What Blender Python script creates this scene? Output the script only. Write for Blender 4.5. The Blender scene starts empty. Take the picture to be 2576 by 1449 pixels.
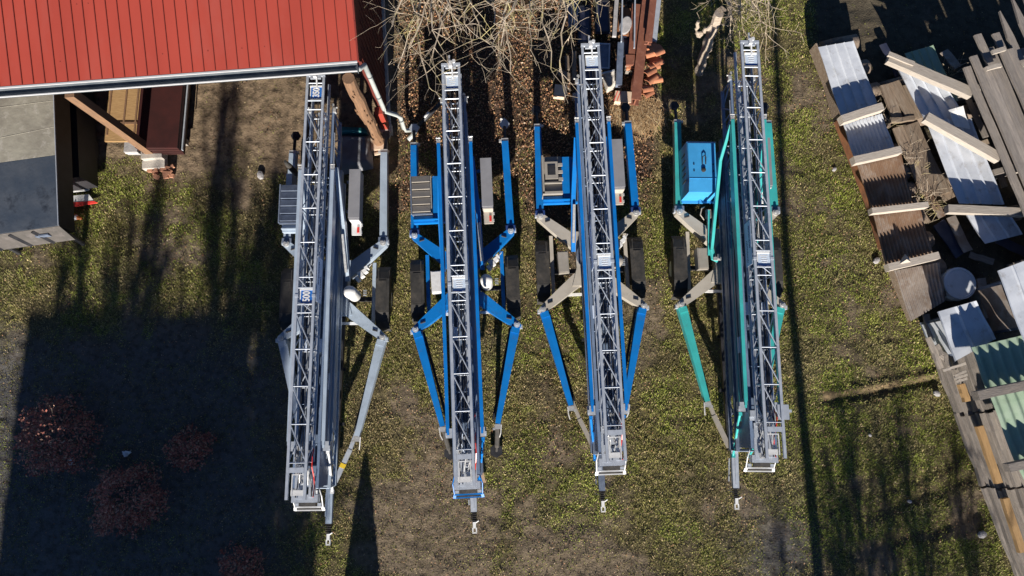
import bpy, math, random
import numpy as np
from mathutils import Vector, Matrix
R = math.radians
S = bpy.context.scene
COL = S.collection
random.seed(7)
rng = np.random.default_rng(11)

# ---------------------------------------------------------------- camera, sky, sun, exposure
CAM_H, PITCH, FPX = 15.0, R(10.0), 1757.0       # drone camera 15 m up, tilted ten degrees north
cd = bpy.data.cameras.new('camera'); cam = bpy.data.objects.new('camera', cd); COL.objects.link(cam)
cam.location = (0, 0, CAM_H); cam.rotation_euler = (PITCH, 0, 0)
cd.sensor_width = 36.0; cd.lens = 36.0 * FPX / 2576.0; cd.clip_start = 0.1; cd.clip_end = 2000
S.camera = cam
SUN_EL = R(20.0)
W = bpy.data.worlds.new('World'); S.world = W; W.use_nodes = True
wn = W.node_tree
sky = wn.nodes.new('ShaderNodeTexSky'); sky.sky_type = 'NISHITA'; sky.sun_disc = False
sky.sun_elevation = SUN_EL; sky.sun_rotation = R(180.0); sky.air_density = 0.6; sky.dust_density = 0.1; sky.ozone_density = 5.0
bg = wn.nodes['Background']; bg.inputs['Strength'].default_value = 0.05
wn.links.new(sky.outputs[0], bg.inputs[0])
sd = bpy.data.lights.new('sun', 'SUN'); sd.energy = 5.0; sd.angle = R(0.5); sd.color = (1.0, 0.93, 0.83)
sun = bpy.data.objects.new('sun', sd); COL.objects.link(sun)
sun.rotation_euler = (R(90) - SUN_EL, 0, 0)     # light comes from due south (bottom of the picture)
S.view_settings.view_transform = 'Standard'; S.view_settings.look = 'None'
S.view_settings.exposure = 0.85; S.view_settings.gamma = 1.0
S.cycles.max_bounces = 5; S.cycles.diffuse_bounces = 3; S.cycles.glossy_bounces = 3

# ---------------------------------------------------------------- helpers
def at(u, v, z=0.0):
    """world point at height z under a point of the survey sheet (2576 x 1449)"""
    x, y, zz = u - 1288.0, -(v - 724.5), -FPX
    c, s = math.cos(PITCH), math.sin(PITCH)
    y, zz = y * c - zz * s, y * s + zz * c
    k = (z - CAM_H) / zz
    return Vector((x * k, y * k, z))

class MB:
    def __init__(s): s.v, s.f, s.sm = [], [], False
    def add(s, vs, fs):
        o = len(s.v); s.v += [tuple(p) for p in vs]; s.f += [tuple(i + o for i in f) for f in fs]; return s
    def box(s, c, d, rz=0.0):
        x, y, z = c; a, b, h = d[0] / 2, d[1] / 2, d[2] / 2; co, si = math.cos(rz), math.sin(rz)
        vs = []
        for dz in (-h, h):
            for dx, dy in ((-a, -b), (a, -b), (a, b), (-a, b)):
                vs.append((x + dx * co - dy * si, y + dx * si + dy * co, z + dz))
        return s.add(vs, [(3, 2, 1, 0), (4, 5, 6, 7), (0, 1, 5, 4), (1, 2, 6, 5), (2, 3, 7, 6), (3, 0, 4, 7)])
    def beam(s, p, q, w, h, w2=None, h2=None, up=(0, 0, 1)):
        p, q = Vector(p), Vector(q); d = (q - p).normalized(); u = Vector(up)
        if abs(d.dot(u)) > .98: u = Vector((0, 1, 0))
        r = d.cross(u).normalized(); u = r.cross(d).normalized()
        vs = []
        for c, ww, hh in ((p, w, h), (q, w2 or w, h2 or h)):
            for a, b in ((-1, -1), (1, -1), (1, 1), (-1, 1)):
                vs.append(c + r * (a * ww / 2) + u * (b * hh / 2))
        return s.add(vs, [(0, 1, 2, 3), (7, 6, 5, 4), (1, 0, 4, 5), (2, 1, 5, 6), (3, 2, 6, 7), (0, 3, 7, 4)])
    def tube(s, pts, r, n=8, r2=None):
        pts = [Vector(p) for p in pts]; m = len(pts); rings = []; vs = []; fs = []
        for i, p in enumerate(pts):
            d = (pts[min(i + 1, m - 1)] - pts[max(i - 1, 0)])
            d = d.normalized() if d.length > 1e-9 else Vector((0, 0, 1))
            u = Vector((0, 0, 1)) if abs(d.z) < .9 else Vector((0, 1, 0))
            a = d.cross(u).normalized(); b = a.cross(d)
            rr = r if r2 is None else r + (r2 - r) * i / max(1, m - 1)
            for k in range(n):
                t = 2 * math.pi * k / n
                vs.append(p + a * (rr * math.cos(t)) + b * (rr * math.sin(t)))
        for i in range(m - 1):
            for k in range(n):
                j = (k + 1) % n
                fs.append((i * n + k, i * n + j, (i + 1) * n + j, (i + 1) * n + k))
        fs.append(tuple(range(n))[::-1]); fs.append(tuple((m - 1) * n + k for k in range(n)))
        return s.add(vs, fs)
    def prism(s, pts, z0, z1):
        n = len(pts); vs = [(x, y, z0) for x, y in pts] + [(x, y, z1) for x, y in pts]
        fs = [tuple(range(n))[::-1], tuple(range(n, 2 * n))]
        for i in range(n): j = (i + 1) % n; fs.append((i, j, n + j, n + i))
        return s.add(vs, fs)
    def xprism(s, prof, x0, x1):
        """profile in (y, z) swept along x"""
        n = len(prof); vs = [(x0, y, z) for y, z in prof] + [(x1, y, z) for y, z in prof]
        fs = [tuple(range(n)), tuple(range(n, 2 * n))[::-1]]
        for i in range(n): j = (i + 1) % n; fs.append((j, i, n + i, n + j))
        return s.add(vs, fs)
    def lathe(s, c, prof, n=20, sx=1.0, sy=1.0):
        vs = []; fs = []; m = len(prof)
        for r, z in prof:
            for k in range(n):
                t = 2 * math.pi * k / n
                vs.append((c[0] + sx * r * math.cos(t), c[1] + sy * r * math.sin(t), c[2] + z))
        for i in range(m - 1):
            for k in range(n):
                j = (k + 1) % n; fs.append((i * n + k, i * n + j, (i + 1) * n + j, (i + 1) * n + k))
        fs.append(tuple(range(n))[::-1]); fs.append(tuple((m - 1) * n + k for k in range(n)))
        return s.add(vs, fs)
    def build(s, name, mat, parent=None, smooth=False):
        me = bpy.data.meshes.new(name); me.from_pydata(s.v, [], s.f)
        me.materials.append(mat); me.update()
        if smooth:
            for p in me.polygons: p.use_smooth = True
        o = bpy.data.objects.new(name, me); COL.objects.link(o)
        if parent: o.parent = parent
        return o

def tag(o, label=None, cat=None, group=None, kind=None):
    if label: o['label'] = label
    if cat: o['category'] = cat
    if group: o['group'] = group
    if kind or label: o['kind'] = kind or 'thing'
    return o
def thing(name, loc, label, cat, group=None, rz=0.0):
    o = bpy.data.objects.new(name, None); COL.objects.link(o); o.empty_display_size = .2
    o.location = loc; o.rotation_euler = (0, 0, rz)
    return tag(o, label, cat, group)
def np_mesh(name, verts, faces, mat, cols=None, parent=None):
    """verts (n,3), faces (m,k) -> mesh object with an optional per-vertex colour attribute"""
    me = bpy.data.meshes.new(name); n, (m, k) = len(verts), faces.shape
    me.vertices.add(n); me.vertices.foreach_set('co', np.asarray(verts, np.float32).ravel())
    me.loops.add(m * k); me.loops.foreach_set('vertex_index', faces.astype(np.int32).ravel())
    me.polygons.add(m); me.polygons.foreach_set('loop_start', np.arange(0, m * k, k, dtype=np.int32))
    me.polygons.foreach_set('loop_total', np.full(m, k, np.int32))
    me.update(calc_edges=True)
    if cols is not None:
        a = me.color_attributes.new('Tint', 'FLOAT_COLOR', 'POINT')
        c = np.ones((n, 4), np.float32); c[:, :3] = cols; a.data.foreach_set('color', c.ravel())
    me.materials.append(mat)
    o = bpy.data.objects.new(name, me); COL.objects.link(o)
    if parent: o.parent = parent
    return o

# ---------------------------------------------------------------- materials
def mat(name, col, rough=.6, metal=0.0, col2=None, scale=6.0, stretch=(1, 1, 1), mix=(.35, .65), bump=0.0, bscale=None,
        col3=None, scale3=1.5, mix3=(.5, .68), rand=0.0, spec=.5, attr=False, trans=0.0):
    m = bpy.data.materials.new(name); m.use_nodes = True; nt = m.node_tree; N, L = nt.nodes, nt.links
    b = N['Principled BSDF']; b.inputs['Roughness'].default_value = rough; b.inputs['Metallic'].default_value = metal
    b.inputs['Specular IOR Level'].default_value = spec
    tc = N.new('ShaderNodeTexCoord'); mp = N.new('ShaderNodeMapping'); mp.inputs['Scale'].default_value = stretch
    L.new(tc.outputs['Object'], mp.inputs[0]); vec = mp.outputs[0]
    oi = None
    if rand > 0:
        oi = N.new('ShaderNodeObjectInfo'); ad = N.new('ShaderNodeVectorMath'); ad.operation = 'MULTIPLY_ADD'
        cmb = N.new('ShaderNodeCombineXYZ')
        for i in range(3): L.new(oi.outputs['Random'], cmb.inputs[i])
        L.new(cmb.outputs[0], ad.inputs[0]); ad.inputs[1].default_value = (37, 53, 71); L.new(vec, ad.inputs[2]); vec = ad.outputs[0]
    def noise(sc, det=5.0, ro=.6):
        n = N.new('ShaderNodeTexNoise'); n.inputs['Scale'].default_value = sc; n.inputs['Detail'].default_value = det
        n.inputs['Roughness'].default_value = ro; L.new(vec, n.inputs['Vector']); return n.outputs['Fac']
    def mixc(fac, lo, hi, ca, cb):
        mr = N.new('ShaderNodeMapRange'); mr.inputs[1].default_value = lo; mr.inputs[2].default_value = hi; L.new(fac, mr.inputs[0])
        mx = N.new('ShaderNodeMix'); mx.data_type = 'RGBA'; L.new(mr.outputs[0], mx.inputs[0])
        for src, i in ((ca, 6), (cb, 7)):
            if isinstance(src, tuple): mx.inputs[i].default_value = (*src, 1)
            else: L.new(src, mx.inputs[i])
        return mx.outputs[2]
    c = col
    if attr:
        at_ = N.new('ShaderNodeAttribute'); at_.attribute_name = 'Tint'; c = at_.outputs['Color']
    if col2: c = mixc(noise(scale), mix[0], mix[1], c, col2)
    if col3: c = mixc(noise(scale3, 6.0, .7), mix3[0], mix3[1], c, col3)
    if rand > 0:
        hs = N.new('ShaderNodeHueSaturation'); mr = N.new('ShaderNodeMapRange')
        mr.inputs[3].default_value = 1 - rand; mr.inputs[4].default_value = 1 + rand
        L.new(oi.outputs['Random'], mr.inputs[0]); L.new(mr.outputs[0], hs.inputs['Value'])
        if isinstance(c, tuple): hs.inputs['Color'].default_value = (*c, 1)
        else: L.new(c, hs.inputs['Color'])
        c = hs.outputs[0]
    if isinstance(c, tuple): b.inputs['Base Color'].default_value = (*c, 1)
    else: L.new(c, b.inputs['Base Color'])
    if bump > 0:
        bp = N.new('ShaderNodeBump'); bp.inputs['Strength'].default_value = bump; bp.inputs['Distance'].default_value = .02
        L.new(noise(bscale or scale * 2), bp.inputs['Height']); L.new(bp.outputs[0], b.inputs['Normal'])
    return m

M = {}
M['galv'] = mat('galvanised_steel', (.54, .58, .64), .42, .25, (.40, .44, .50), 9, (1, 1, 1), (.35, .7), col3=(.22, .21, .20), scale3=4, mix3=(.62, .8))
M['galv_dark'] = mat('dull_grey_steel', (.19, .23, .31), .5, .2, (.12, .15, .21), 8)
M['shade_blue_steel'] = mat('sky_shaded_steel', (.20, .27, .40), .45, .1, (.15, .21, .32), 5, col3=(.30, .33, .38), scale3=6, mix3=(.58, .8))  # grey steel with the blue of skylit shade put into its colour
M['white_metal'] = mat('white_painted_metal', (.72, .73, .74), .35, 0, (.6, .6, .6), 8, col3=(.3, .28, .25), scale3=7, mix3=(.66, .8))
M['bright'] = mat('bright_zinc', (.75, .75, .73), .3, .5, (.5, .5, .5), 20)
def paint(n, c, dirt=.55):
    return mat(n, c, .32, 0, tuple(x * .82 for x in c), 3, col3=tuple(x * dirt + .03 for x in c), scale3=5, mix3=(.56, .78), spec=.5)
M['blue'] = paint('blue_paint', (.006, .185, .58))
M['light_blue'] = paint('light_blue_paint', (.06, .36, .74), .8)
M['turq'] = paint('turquoise_paint', (.055, .45, .44))
M['grey_paint'] = paint('light_grey_paint', (.40, .48, .58), .6)
M['beige'] = paint('beige_grey_paint', (.50, .46, .40), .6)
M['box_grey'] = paint('box_grey_paint', (.27, .27, .29), .8)
M['tan_grey'] = paint('dusty_grey_paint', (.36, .33, .29), .6)
M['black'] = mat('black_rubber', (.018, .018, .018), .7, 0, (.05, .045, .04), 5, col3=(.10, .085, .07), scale3=4, mix3=(.55, .8))
M['dark'] = mat('dark_steel', (.05, .05, .055), .5, .3, (.025, .025, .03), 9)
M['red'] = mat('red_reflector', (.6, .04, .03), .3)
M['white'] = mat('white_plastic', (.85, .85, .84), .3, 0, (.72, .72, .70), 5)
M['sign_blue'] = mat('sign_blue', (.02, .13, .48), .35, 0, (.03, .17, .52), 5)
M['sign_glare'] = mat('sign_glare_pale', (.55, .66, .80), .2, 0, (.70, .76, .84), 6)  # glare on the blue sign, painted as a pale face
M['sign_ink'] = mat('dark_blue_ink', (.02, .05, .18), .5)
M['banner'] = mat('pale_blue_banner', (.74, .82, .95), .45, 0, (.62, .72, .90), 5)
M['roof'] = mat('red_roof_sheet', (.345, .052, .034), .5, 0, (.30, .044, .029), 1.2, (1, .3, 1), col3=(.33, .065, .048), scale3=1.1, mix3=(.5, .75))
M['seam'] = mat('dark_red_seam', (.17, .028, .021), .5)
M['panel_shaded'] = mat('shaded_red_brown_panel', (.055, .014, .012), .6, 0, (.035, .010, .009), 3)  # red brown boards, tree shade put into the colour as extra darkness
M['wall_red'] = mat('dark_red_boards', (.13, .022, .014), .7, 0, (.08, .016, .012), 4, (1, 1, .2), rand=0)
M['gutter'] = mat('grey_gutter_metal', (.16, .18, .20), .4, .2, (.10, .12, .14), 4)
M['gutter_lip'] = mat('pale_gutter_lip', (.72, .72, .72), .35, .2)
M['pipe'] = mat('grey_green_downpipe', (.50, .53, .51), .4, .1, (.42, .45, .44), 6)
M['concrete'] = mat('pale_concrete', (.52, .48, .43), .9, 0, (.40, .37, .33), 9, bump=.4, bscale=40)
M['brick'] = mat('orange_brick', (.50, .25, .15), .9, 0, (.38, .18, .11), 10, bump=.3, bscale=40)
M['tile'] = mat('terracotta_tile', (.60, .25, .13), .8, 0, (.45, .17, .09), 5, rand=.22)
M['cream'] = mat('cream_painted_timber', (.72, .56, .42), .8, 0, (.60, .42, .30), 6)
M['straw'] = mat('dry_straw', (.46, .30, .15), .9, attr=True)
GR = (1.0, 9, 9)
M['grey_wood'] = mat('weathered_grey_wood', (.30, .265, .235), .9, 0, (.19, .165, .145), 5, GR, (.3, .7), .5, 9, (.40, .34, .28), 2.5, (.5, .75), rand=.22)
M['pale_wood'] = mat('pale_sawn_wood', (.47, .42, .36), .85, 0, (.36, .31, .26), 5, GR, (.3, .7), .4, 9, (.25, .20, .16), 1.5, (.58, .8), rand=.15)
M['brown_wood'] = mat('brown_weathered_wood', (.27, .20, .14), .9, 0, (.17, .125, .09), 5, GR, (.3, .7), .5, 9, (.38, .32, .25), 2, (.5, .75), rand=.18)
M['yellow_wood'] = mat('fresh_yellow_wood', (.46, .29, .13), .8, 0, (.34, .20, .085), 5, GR, (.3, .7), .3, 9, rand=.1)
M['orange_wood'] = mat('orange_brown_post', (.27, .145, .075), .85, 0, (.15, .09, .055), 6, (9, 9, 1), (.3, .7), .4, 10)
M['bark'] = mat('tree_bark', (.26, .20, .15), .95, 0, (.15, .11, .085), 8, (1, 1, .4), bump=.6, bscale=20)
M['twig'] = mat('pale_bare_twigs', (.50, .42, .33), .85, 0, (.32, .25, .17), 4, col3=(.44, .38, .17), scale3=1.2, mix3=(.52, .62))
M['drift'] = mat('bleached_dead_wood', (.50, .42, .34), .9, 0, (.30, .24, .18), 7, GR, (.3, .7), .6, 9)
M['sheet_white'] = mat('white_sheet_metal', (.62, .65, .70), .5, .0, (.48, .51, .56), 2.5, (1, 1, 1), (.4, .7), 0, None, (.33, .31, .29), 4, (.55, .75))
M['sheet_green'] = mat('green_corrugated', (.27, .38, .27), .5, .05, (.34, .43, .33), 3, col3=(.19, .28, .18), scale3=4, mix3=(.55, .8))
M['sheet_rust'] = mat('rusty_corrugated', (.20, .115, .07), .7, .1, (.27, .18, .12), 3, (1, 1, 1), (.35, .65), 0, None, (.36, .31, .27), 2.2, (.5, .72))
M['sheet_greybrown'] = mat('grey_brown_corrugated', (.33, .285, .25), .6, .1, (.24, .18, .14), 3, col3=(.45, .42, .39), scale3=4, mix3=(.5, .75))
M['rust'] = mat('rust_iron', (.34, .145, .06), .85, .1, (.22, .09, .045), 6, col3=(.14, .07, .04), scale3=4)
M['oxide'] = mat('red_oxide_steel', (.25, .095, .055), .7, .1, (.19, .07, .045), 4, col3=(.32, .14, .09), scale3=6)
M['tarp_grey'] = mat('grey_tarp', (.20, .205, .225), .6, 0, (.15, .155, .175), 3, col3=(.10, .07, .05), scale3=2.3, mix3=(.6, .68))
M['tarp_teal'] = mat('teal_tarp_edge', (.02, .20, .22), .5, 0, (.015, .15, .17), 4)
M['cover_beige'] = mat('dusty_beige_cover', (.34, .32, .26), .8, 0, (.24, .22, .18), 2.2, col3=(.46, .43, .38), scale3=5, mix3=(.55, .72), bump=.3, bscale=9)
M['tailgate'] = mat('dusty_dark_tailgate', (.085, .075, .068), .7, 0, (.06, .055, .05), 4, col3=(.12, .105, .10), scale3=6)
M['cover_dark'] = mat('blue_grey_cover', (.045, .06, .085), .5, 0, (.075, .088, .11), 2.2, col3=(.022, .028, .04), scale3=2.5, mix3=(.56, .7), bump=.3, bscale=9)
M['trailer_dark'] = mat('black_side_and_shade', (.016, .015, .018), .6, 0, (.028, .026, .03), 4)
M['slate'] = mat('blue_black_foil', (.035, .04, .075), .35, 0, (.06, .065, .10), 4)
M['stone'] = mat('grey_stone', (.42, .40, .40), .85, 0, (.30, .29, .29), 8, bump=.3, bscale=25)
M['plaster'] = mat('house_plaster', (.55, .50, .42), .9, 0, (.48, .44, .37), 2)
M['glass'] = mat('window_glass', (.03, .04, .05), .08)
M['orange'] = mat('orange_plastic', (.85, .22, .03), .4)
M['sign_red'] = mat('warning_red', (.80, .06, .05), .4)
M['yellow'] = mat('yellow_band', (.75, .52, .03), .5)
M['cardboard'] = mat('tan_board', (.52, .37, .24), .85, 0, (.45, .31, .20), 6)
M['leaf_litter'] = mat('fallen_leaf', (.3, .2, .1), .75, attr=True)
M['grass'] = mat('grass_blade', (.1, .1, .03), .7, attr=True, spec=.25)
M['shrub_leaf'] = mat('autumn_shrub_leaf', (.2, .05, .03), .7, attr=True)
M['thuja'] = mat('thuja_foliage', (.05, .08, .03), .8, attr=True)
M['soil'] = mat('yard_soil', (.1, .08, .06), .95, attr=True, col2=(.055, .043, .03), scale=9, mix=(.45, .75), bump=.9, bscale=26, col3=(.17, .13, .095), scale3=31, mix3=(.6, .75), spec=.2)

# ---------------------------------------------------------------- ground
def vnoise(x, y, sc, seed):
    g = np.random.default_rng(seed).random((257, 257)); fx, fy = x * sc + 100.37, y * sc + 100.71
    ix, iy = np.floor(fx).astype(int), np.floor(fy).astype(int); tx, ty = fx - ix, fy - iy
    tx, ty = tx * tx * (3 - 2 * tx), ty * ty * (3 - 2 * ty)
    a = lambda i, j: g[(ix + i) % 257, (iy + j) % 257]
    return (a(0, 0) * (1 - tx) + a(1, 0) * tx) * (1 - ty) + (a(0, 1) * (1 - tx) + a(1, 1) * tx) * ty
def fbm(x, y, sc, seed): return (vnoise(x, y, sc, seed) * .5 + vnoise(x, y, sc * 2.1, seed + 1) * .3 + vnoise(x, y, sc * 4.3, seed + 2) * .2)
def sstep(a, b, x): t = np.clip((x - a) / (b - a), 0, 1); return t * t * (3 - 2 * t)
def blob(x, y, cx, cy, rx, ry): return np.exp(-(((x - cx) / rx) ** 2 + ((y - cy) / ry) ** 2))
RIDGE = (at(2085, 1010), at(2350, 960))
FUR = [(at(2190, 1300), at(2440, 1205)), (at(2130, 1400), at(2470, 1300)), (at(2230, 1240), at(2400, 1170))]
def segdist(x, y, a, b):
    dx, dy = b.x - a.x, b.y - a.y; L2 = dx * dx + dy * dy
    t = np.clip(((x - a.x) * dx + (y - a.y) * dy) / L2, 0, 1)
    return np.hypot(x - a.x - t * dx, y - a.y - t * dy)
def height(x, y):
    h = (fbm(x, y, 1.3, 3) - .5) * .06 + (fbm(x, y, 5.5, 9) - .5) * .05
    h = h - .07 * np.exp(-(segdist(x, y, *RIDGE) / .10) ** 2) + .045 * np.exp(-(segdist(x, y - .14, *RIDGE) / .08) ** 2) * (.3 + 1.2 * fbm(x, y, 3, 88))
    for f in FUR: h = h - .05 * np.exp(-(segdist(x, y, *f) / .15) ** 2)
    return h - .03
def zones(x, y):
    """grassiness, leaf litter, sand, grey dirt: what the yard's surface is made of"""
    n = fbm(x, y, .9, 21); n2 = fbm(x, y, .45, 31)
    shed = sstep(-2.2, -3.0, x) * sstep(4.6, 5.9, y + (n - .5) * 2.2)
    litter = sstep(-3.0, -2.3, x) * sstep(3.4, 3.0, x) * sstep(3.6, 6.0, y + (n - .5) * 2.5)
    litter = np.maximum(litter, .5 * blob(x, y, .9, 4.2, .45, 3.5))
    grey = sstep(-4.2, -5.6, x + (n - .5) * 1.5) * sstep(2.4, .6, y + (n2 - .5) * 1.5)
    grey = np.maximum(grey, .95 * blob(x, y, 5.5, -2.9, .9, .9))
    bare = sstep(.58, .80, n + .42 * blob(x, y, -2.3, -2.2, 1.5, 1.1) + .3 * blob(x, y, 1.0, -3.2, 2.2, .5) + .2 * blob(x, y, -1.9, -3.0, 2.5, .5) + .2 * blob(x, y, -4.6, -1.8, .7, 1.4) + .16 * blob(x, y, -1.9, .2, .5, .6))
    for tx, am in ((-1.75, .30), (-.25, .30), (.75, .26), (2.35, .26), (3.6, .22), (5.25, .22)):
        bare = np.maximum(bare, am * 1.5 * np.exp(-((x - tx - .06 * (y + 3.5) ** 2 * .15) / .14) ** 2) * sstep(-.2, -1.8, y) * (.4 + 1.1 * fbm(x, y, 2.3, 201)))
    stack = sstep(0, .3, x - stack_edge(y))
    ridge = np.exp(-(segdist(x, y - .10, *RIDGE) / .12) ** 2) * np.clip(fbm(x, y, 4, 61) * 2.2 - .35, 0, 1)
    for f in FUR: ridge = np.maximum(ridge, .3 * np.exp(-(segdist(x, y, *f) / .16) ** 2))
    grass = np.clip(1 - .97 * shed - .78 * litter - .75 * grey - .8 * bare - 1.0 * stack - .7 * ridge, 0.02, 1)
    return grass, litter, shed, grey, bare, ridge, stack
EDGE = [at(2040, 110), at(2300, 810), at(2335, 900), at(2560, 1449)]
def stack_edge(y):
    ys = np.array([p.y for p in EDGE])[::-1]; xs = np.array([p.x for p in EDGE])[::-1]
    return np.interp(y, ys, xs)
def make_ground():
    xs = np.linspace(-14.2, 14.2, 600); ys = np.linspace(-7.2, 11.4, 400)
    # rings of coarse cells carry the sheet to the horizon
    ox = np.array([-900, -300, -100, -45, -24, -17]); xs = np.concatenate([ox, xs, -ox[::-1]])
    oy = np.array([-900, -300, -100, -45, -24, -13]); ys = np.concatenate([oy, ys, [14, 20, 35, 70, 150, 400, 900]])
    X, Y = np.meshgrid(xs, ys); x, y = X.ravel(), Y.ravel()
    inside = ((np.abs(x) < 14.3) & (y > -7.3) & (y < 11.5))
    z = np.where(inside, height(x, y), -.03)
    g, li, sh, gr, ba, ri, st = zones(x, y)
    c = np.zeros((len(x), 3)); base = np.array([.105, .088, .042])
    c[:] = base
    def lay(w, col): c[:] = c * (1 - w[:, None]) + np.array(col) * w[:, None]
    lay(ba * .9, (.20, .155, .108)); lay(li * .9, (.085, .052, .036)); lay(gr * .9, (.115, .112, .112)); lay(sh * .95, (.26, .19, .125))
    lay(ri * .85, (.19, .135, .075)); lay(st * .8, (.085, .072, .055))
    c *= (.75 + .5 * fbm(x, y, 7, 77))[:, None]
    nx, ny = len(xs), len(ys); i = np.arange(nx * ny).reshape(ny, nx)
    f = np.stack([i[:-1, :-1], i[:-1, 1:], i[1:, 1:], i[1:, :-1]], -1).reshape(-1, 4)
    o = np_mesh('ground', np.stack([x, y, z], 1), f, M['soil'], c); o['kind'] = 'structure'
    for p in o.data.polygons: p.use_smooth = True
make_ground()

def make_grass(n=2500000):
    x = rng.uniform(-14.0, 14.0, n); y = rng.uniform(-6.8, 11.0, n)
    g = zones(x, y)[0]; cl = fbm(x, y, 4.2, 55); cl2 = fbm(x, y, 1.1, 65)
    keep = rng.random(n) < g * np.clip((cl - .18) * 2.6, .30, 1)
    x, y, cl, cl2, g = x[keep], y[keep], cl[keep], cl2[keep], g[keep]; n = len(x); z = height(x, y)
    a = rng.uniform(0, 2 * np.pi, n); L = rng.uniform(.030, .085, n) * (.55 + 1.0 * np.clip(cl - .2, 0, .6)) * (.45 + .55 * g)
    lean = rng.uniform(.6, 1.5, n); w = rng.uniform(.005, .010, n)
    dx, dy = np.cos(a), np.sin(a); hx, hz = np.sin(lean) * L, np.cos(lean) * L * .8 + .006
    b = np.stack([x, y, z - .004], 1); side = np.stack([-dy * w, dx * w, 0 * w], 1); tip = b + np.stack([dx * hx, dy * hx, hz], 1)
    V = np.stack([b - side, b + side, tip], 1).reshape(-1, 3); F = np.arange(3 * n).reshape(n, 3)
    # colours: yellower and greener towards the open lawn on the right, duller in the yard
    gre = np.clip(sstep(4.5, 6.8, x) * .6 + .8 * sstep(.46, .60, cl2), 0, 1)
    k = rng.random(n)[:, None]
    A = np.array([.200, .178, .058]); B = np.array([.228, .268, .044]); D = np.array([.40, .31, .17]); K = np.array([.155, .155, .040])
    c = A * (1 - gre[:, None]) + B * gre[:, None]
    c = np.where(k < .13, D, np.where(k > .72, K, c)) * rng.uniform(.45, 1.65, (n, 1)) * (.60 + .90 * fbm(x, y, 1.7, 141))[:, None] * (.72 + .62 * fbm(x, y, 9.0, 151))[:, None]
    br = sstep(.5, .68, fbm(x, y, 1.1, 171))[:, None]; c = c * (1 - .55 * br) + c[:, :1] * np.array([.95, .72, .42]) * .55 * br
    C = np.repeat(c, 3, 0)
    tag(np_mesh('grass', V, F, M['grass'], C), kind='stuff')
make_grass()

def leaves(name, x, y, z, size, tint, material, parent=None, flat=1.0):
    n = len(x); a = rng.uniform(0, 2 * np.pi, n); tl = rng.normal(0, .45 * flat, (n, 2)); s = size
    ca, sa = np.cos(a), np.sin(a); up = np.stack([tl[:, 0], tl[:, 1], np.ones(n)], 1); up /= np.linalg.norm(up, axis=1)[:, None]
    d = np.stack([ca, sa, -(ca * up[:, 0] + sa * up[:, 1]) / up[:, 2]], 1); d /= np.linalg.norm(d, axis=1)[:, None]
    e = np.cross(up, d); P = np.stack([x, y, z], 1); cur = rng.uniform(-.1, .45, n)[:, None]
    s = s[:, None]
    V = np.stack([P - d * s, P + e * s * .55 + up * s * cur, P + d * s, P - e * s * .55 + up * s * cur], 1).reshape(-1, 3)
    i = np.arange(n)[:, None] * 4; F = np.concatenate([i + np.array([[0, 1, 2]]), i + np.array([[0, 2, 3]])])
    return np_mesh(name, V, F, material, np.repeat(tint, 4, 0), parent)
def make_litter():
    n = 340000; x = rng.uniform(-13.6, 12.5, n); y = rng.uniform(-6.6, 10.8, n)
    g, li, sh, gr, ba, ri, st = zones(x, y)
    keep = rng.random(n) < np.clip(.06 + .95 * li + .10 * ba + .12 * ri - .07 * sh - .2 * st + .15 * sstep(.55, .7, fbm(x, y, .8, 91)), .008, 1)
    x, y = x[keep], y[keep]; n = len(x); li = li[keep]
    pal = np.array([[.36, .185, .09], [.24, .115, .06], [.13, .07, .045], [.46, .29, .16], [.26, .19, .08], [.46, .36, .26]])
    t = pal[rng.choice(6, n, p=[.28, .27, .22, .13, .06, .04])] * rng.uniform(.55, 1.35, (n, 1)) * (.85 + .25 * li[:, None])
    o = leaves('fallen_leaves', x, y, height(x, y) + rng.uniform(.01, .045, n), rng.uniform(.011, .027, n) * (.8 + .35 * li), t, M['leaf_litter'], flat=1.3)
    tag(o, kind='stuff')
make_litter()

# ---------------------------------------------------------------- lettering
def text_mesh(txt, size, name, material, parent, M4):
    cu = bpy.data.curves.new(name, 'FONT'); cu.body = txt; cu.size = size; cu.align_x = 'CENTER'; cu.align_y = 'CENTER'
    cu.offset = size * .03; cu.extrude = .002
    t = bpy.data.objects.new('lettering_source', cu); COL.objects.link(t)
    dg = bpy.context.evaluated_depsgraph_get(); me = bpy.data.meshes.new_from_object(t.evaluated_get(dg))
    bpy.data.objects.remove(t); bpy.data.curves.remove(cu)
    me.name = name; me.materials.clear(); me.materials.append(material)
    o = bpy.data.objects.new(name, me); COL.objects.link(o); o.parent = parent; o.matrix_local = M4
    return o

# ---------------------------------------------------------------- trailer cranes
def truss(mb, w, zt, zb, y0, y1, step, rc, rd, flip=1, skip=()):
    for sx in (-1, 1):
        for z in (zt, zb): mb.box((sx * w / 2, (y0 + y1) / 2, z), (rc, abs(y1 - y0), rc))
    n = int(round(abs(y1 - y0) / step)); ys = [y0 + (y1 - y0) * i / n for i in range(n + 1)]
    for i, y in enumerate(ys):
        mb.tube([(-w / 2, y, zt), (w / 2, y, zt)], rd * 1.15, 5); mb.tube([(-w / 2, y, zb), (w / 2, y, zb)], rd, 5)
        for sx in (-1, 1): mb.tube([(sx * w / 2, y, zt), (sx * w / 2, y, zb)], rd, 5)
        if i < n:
            yb = ys[i + 1]
            if i not in skip: mb.tube([(-w / 2 * flip, y, zt), (w / 2 * flip, yb, zt)], rd, 5)
            mb.tube([(w / 2 * flip, y, zb), (-w / 2 * flip, yb, zb)], rd, 5)
            ym = (y + yb) / 2
            for sx in (-1, 1):
                mb.tube([(sx * w / 2, y, zt), (sx * w / 2, ym, zb)], rd, 5); mb.tube([(sx * w / 2, ym, zb), (sx * w / 2, yb, zt)], rd, 5)

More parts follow.
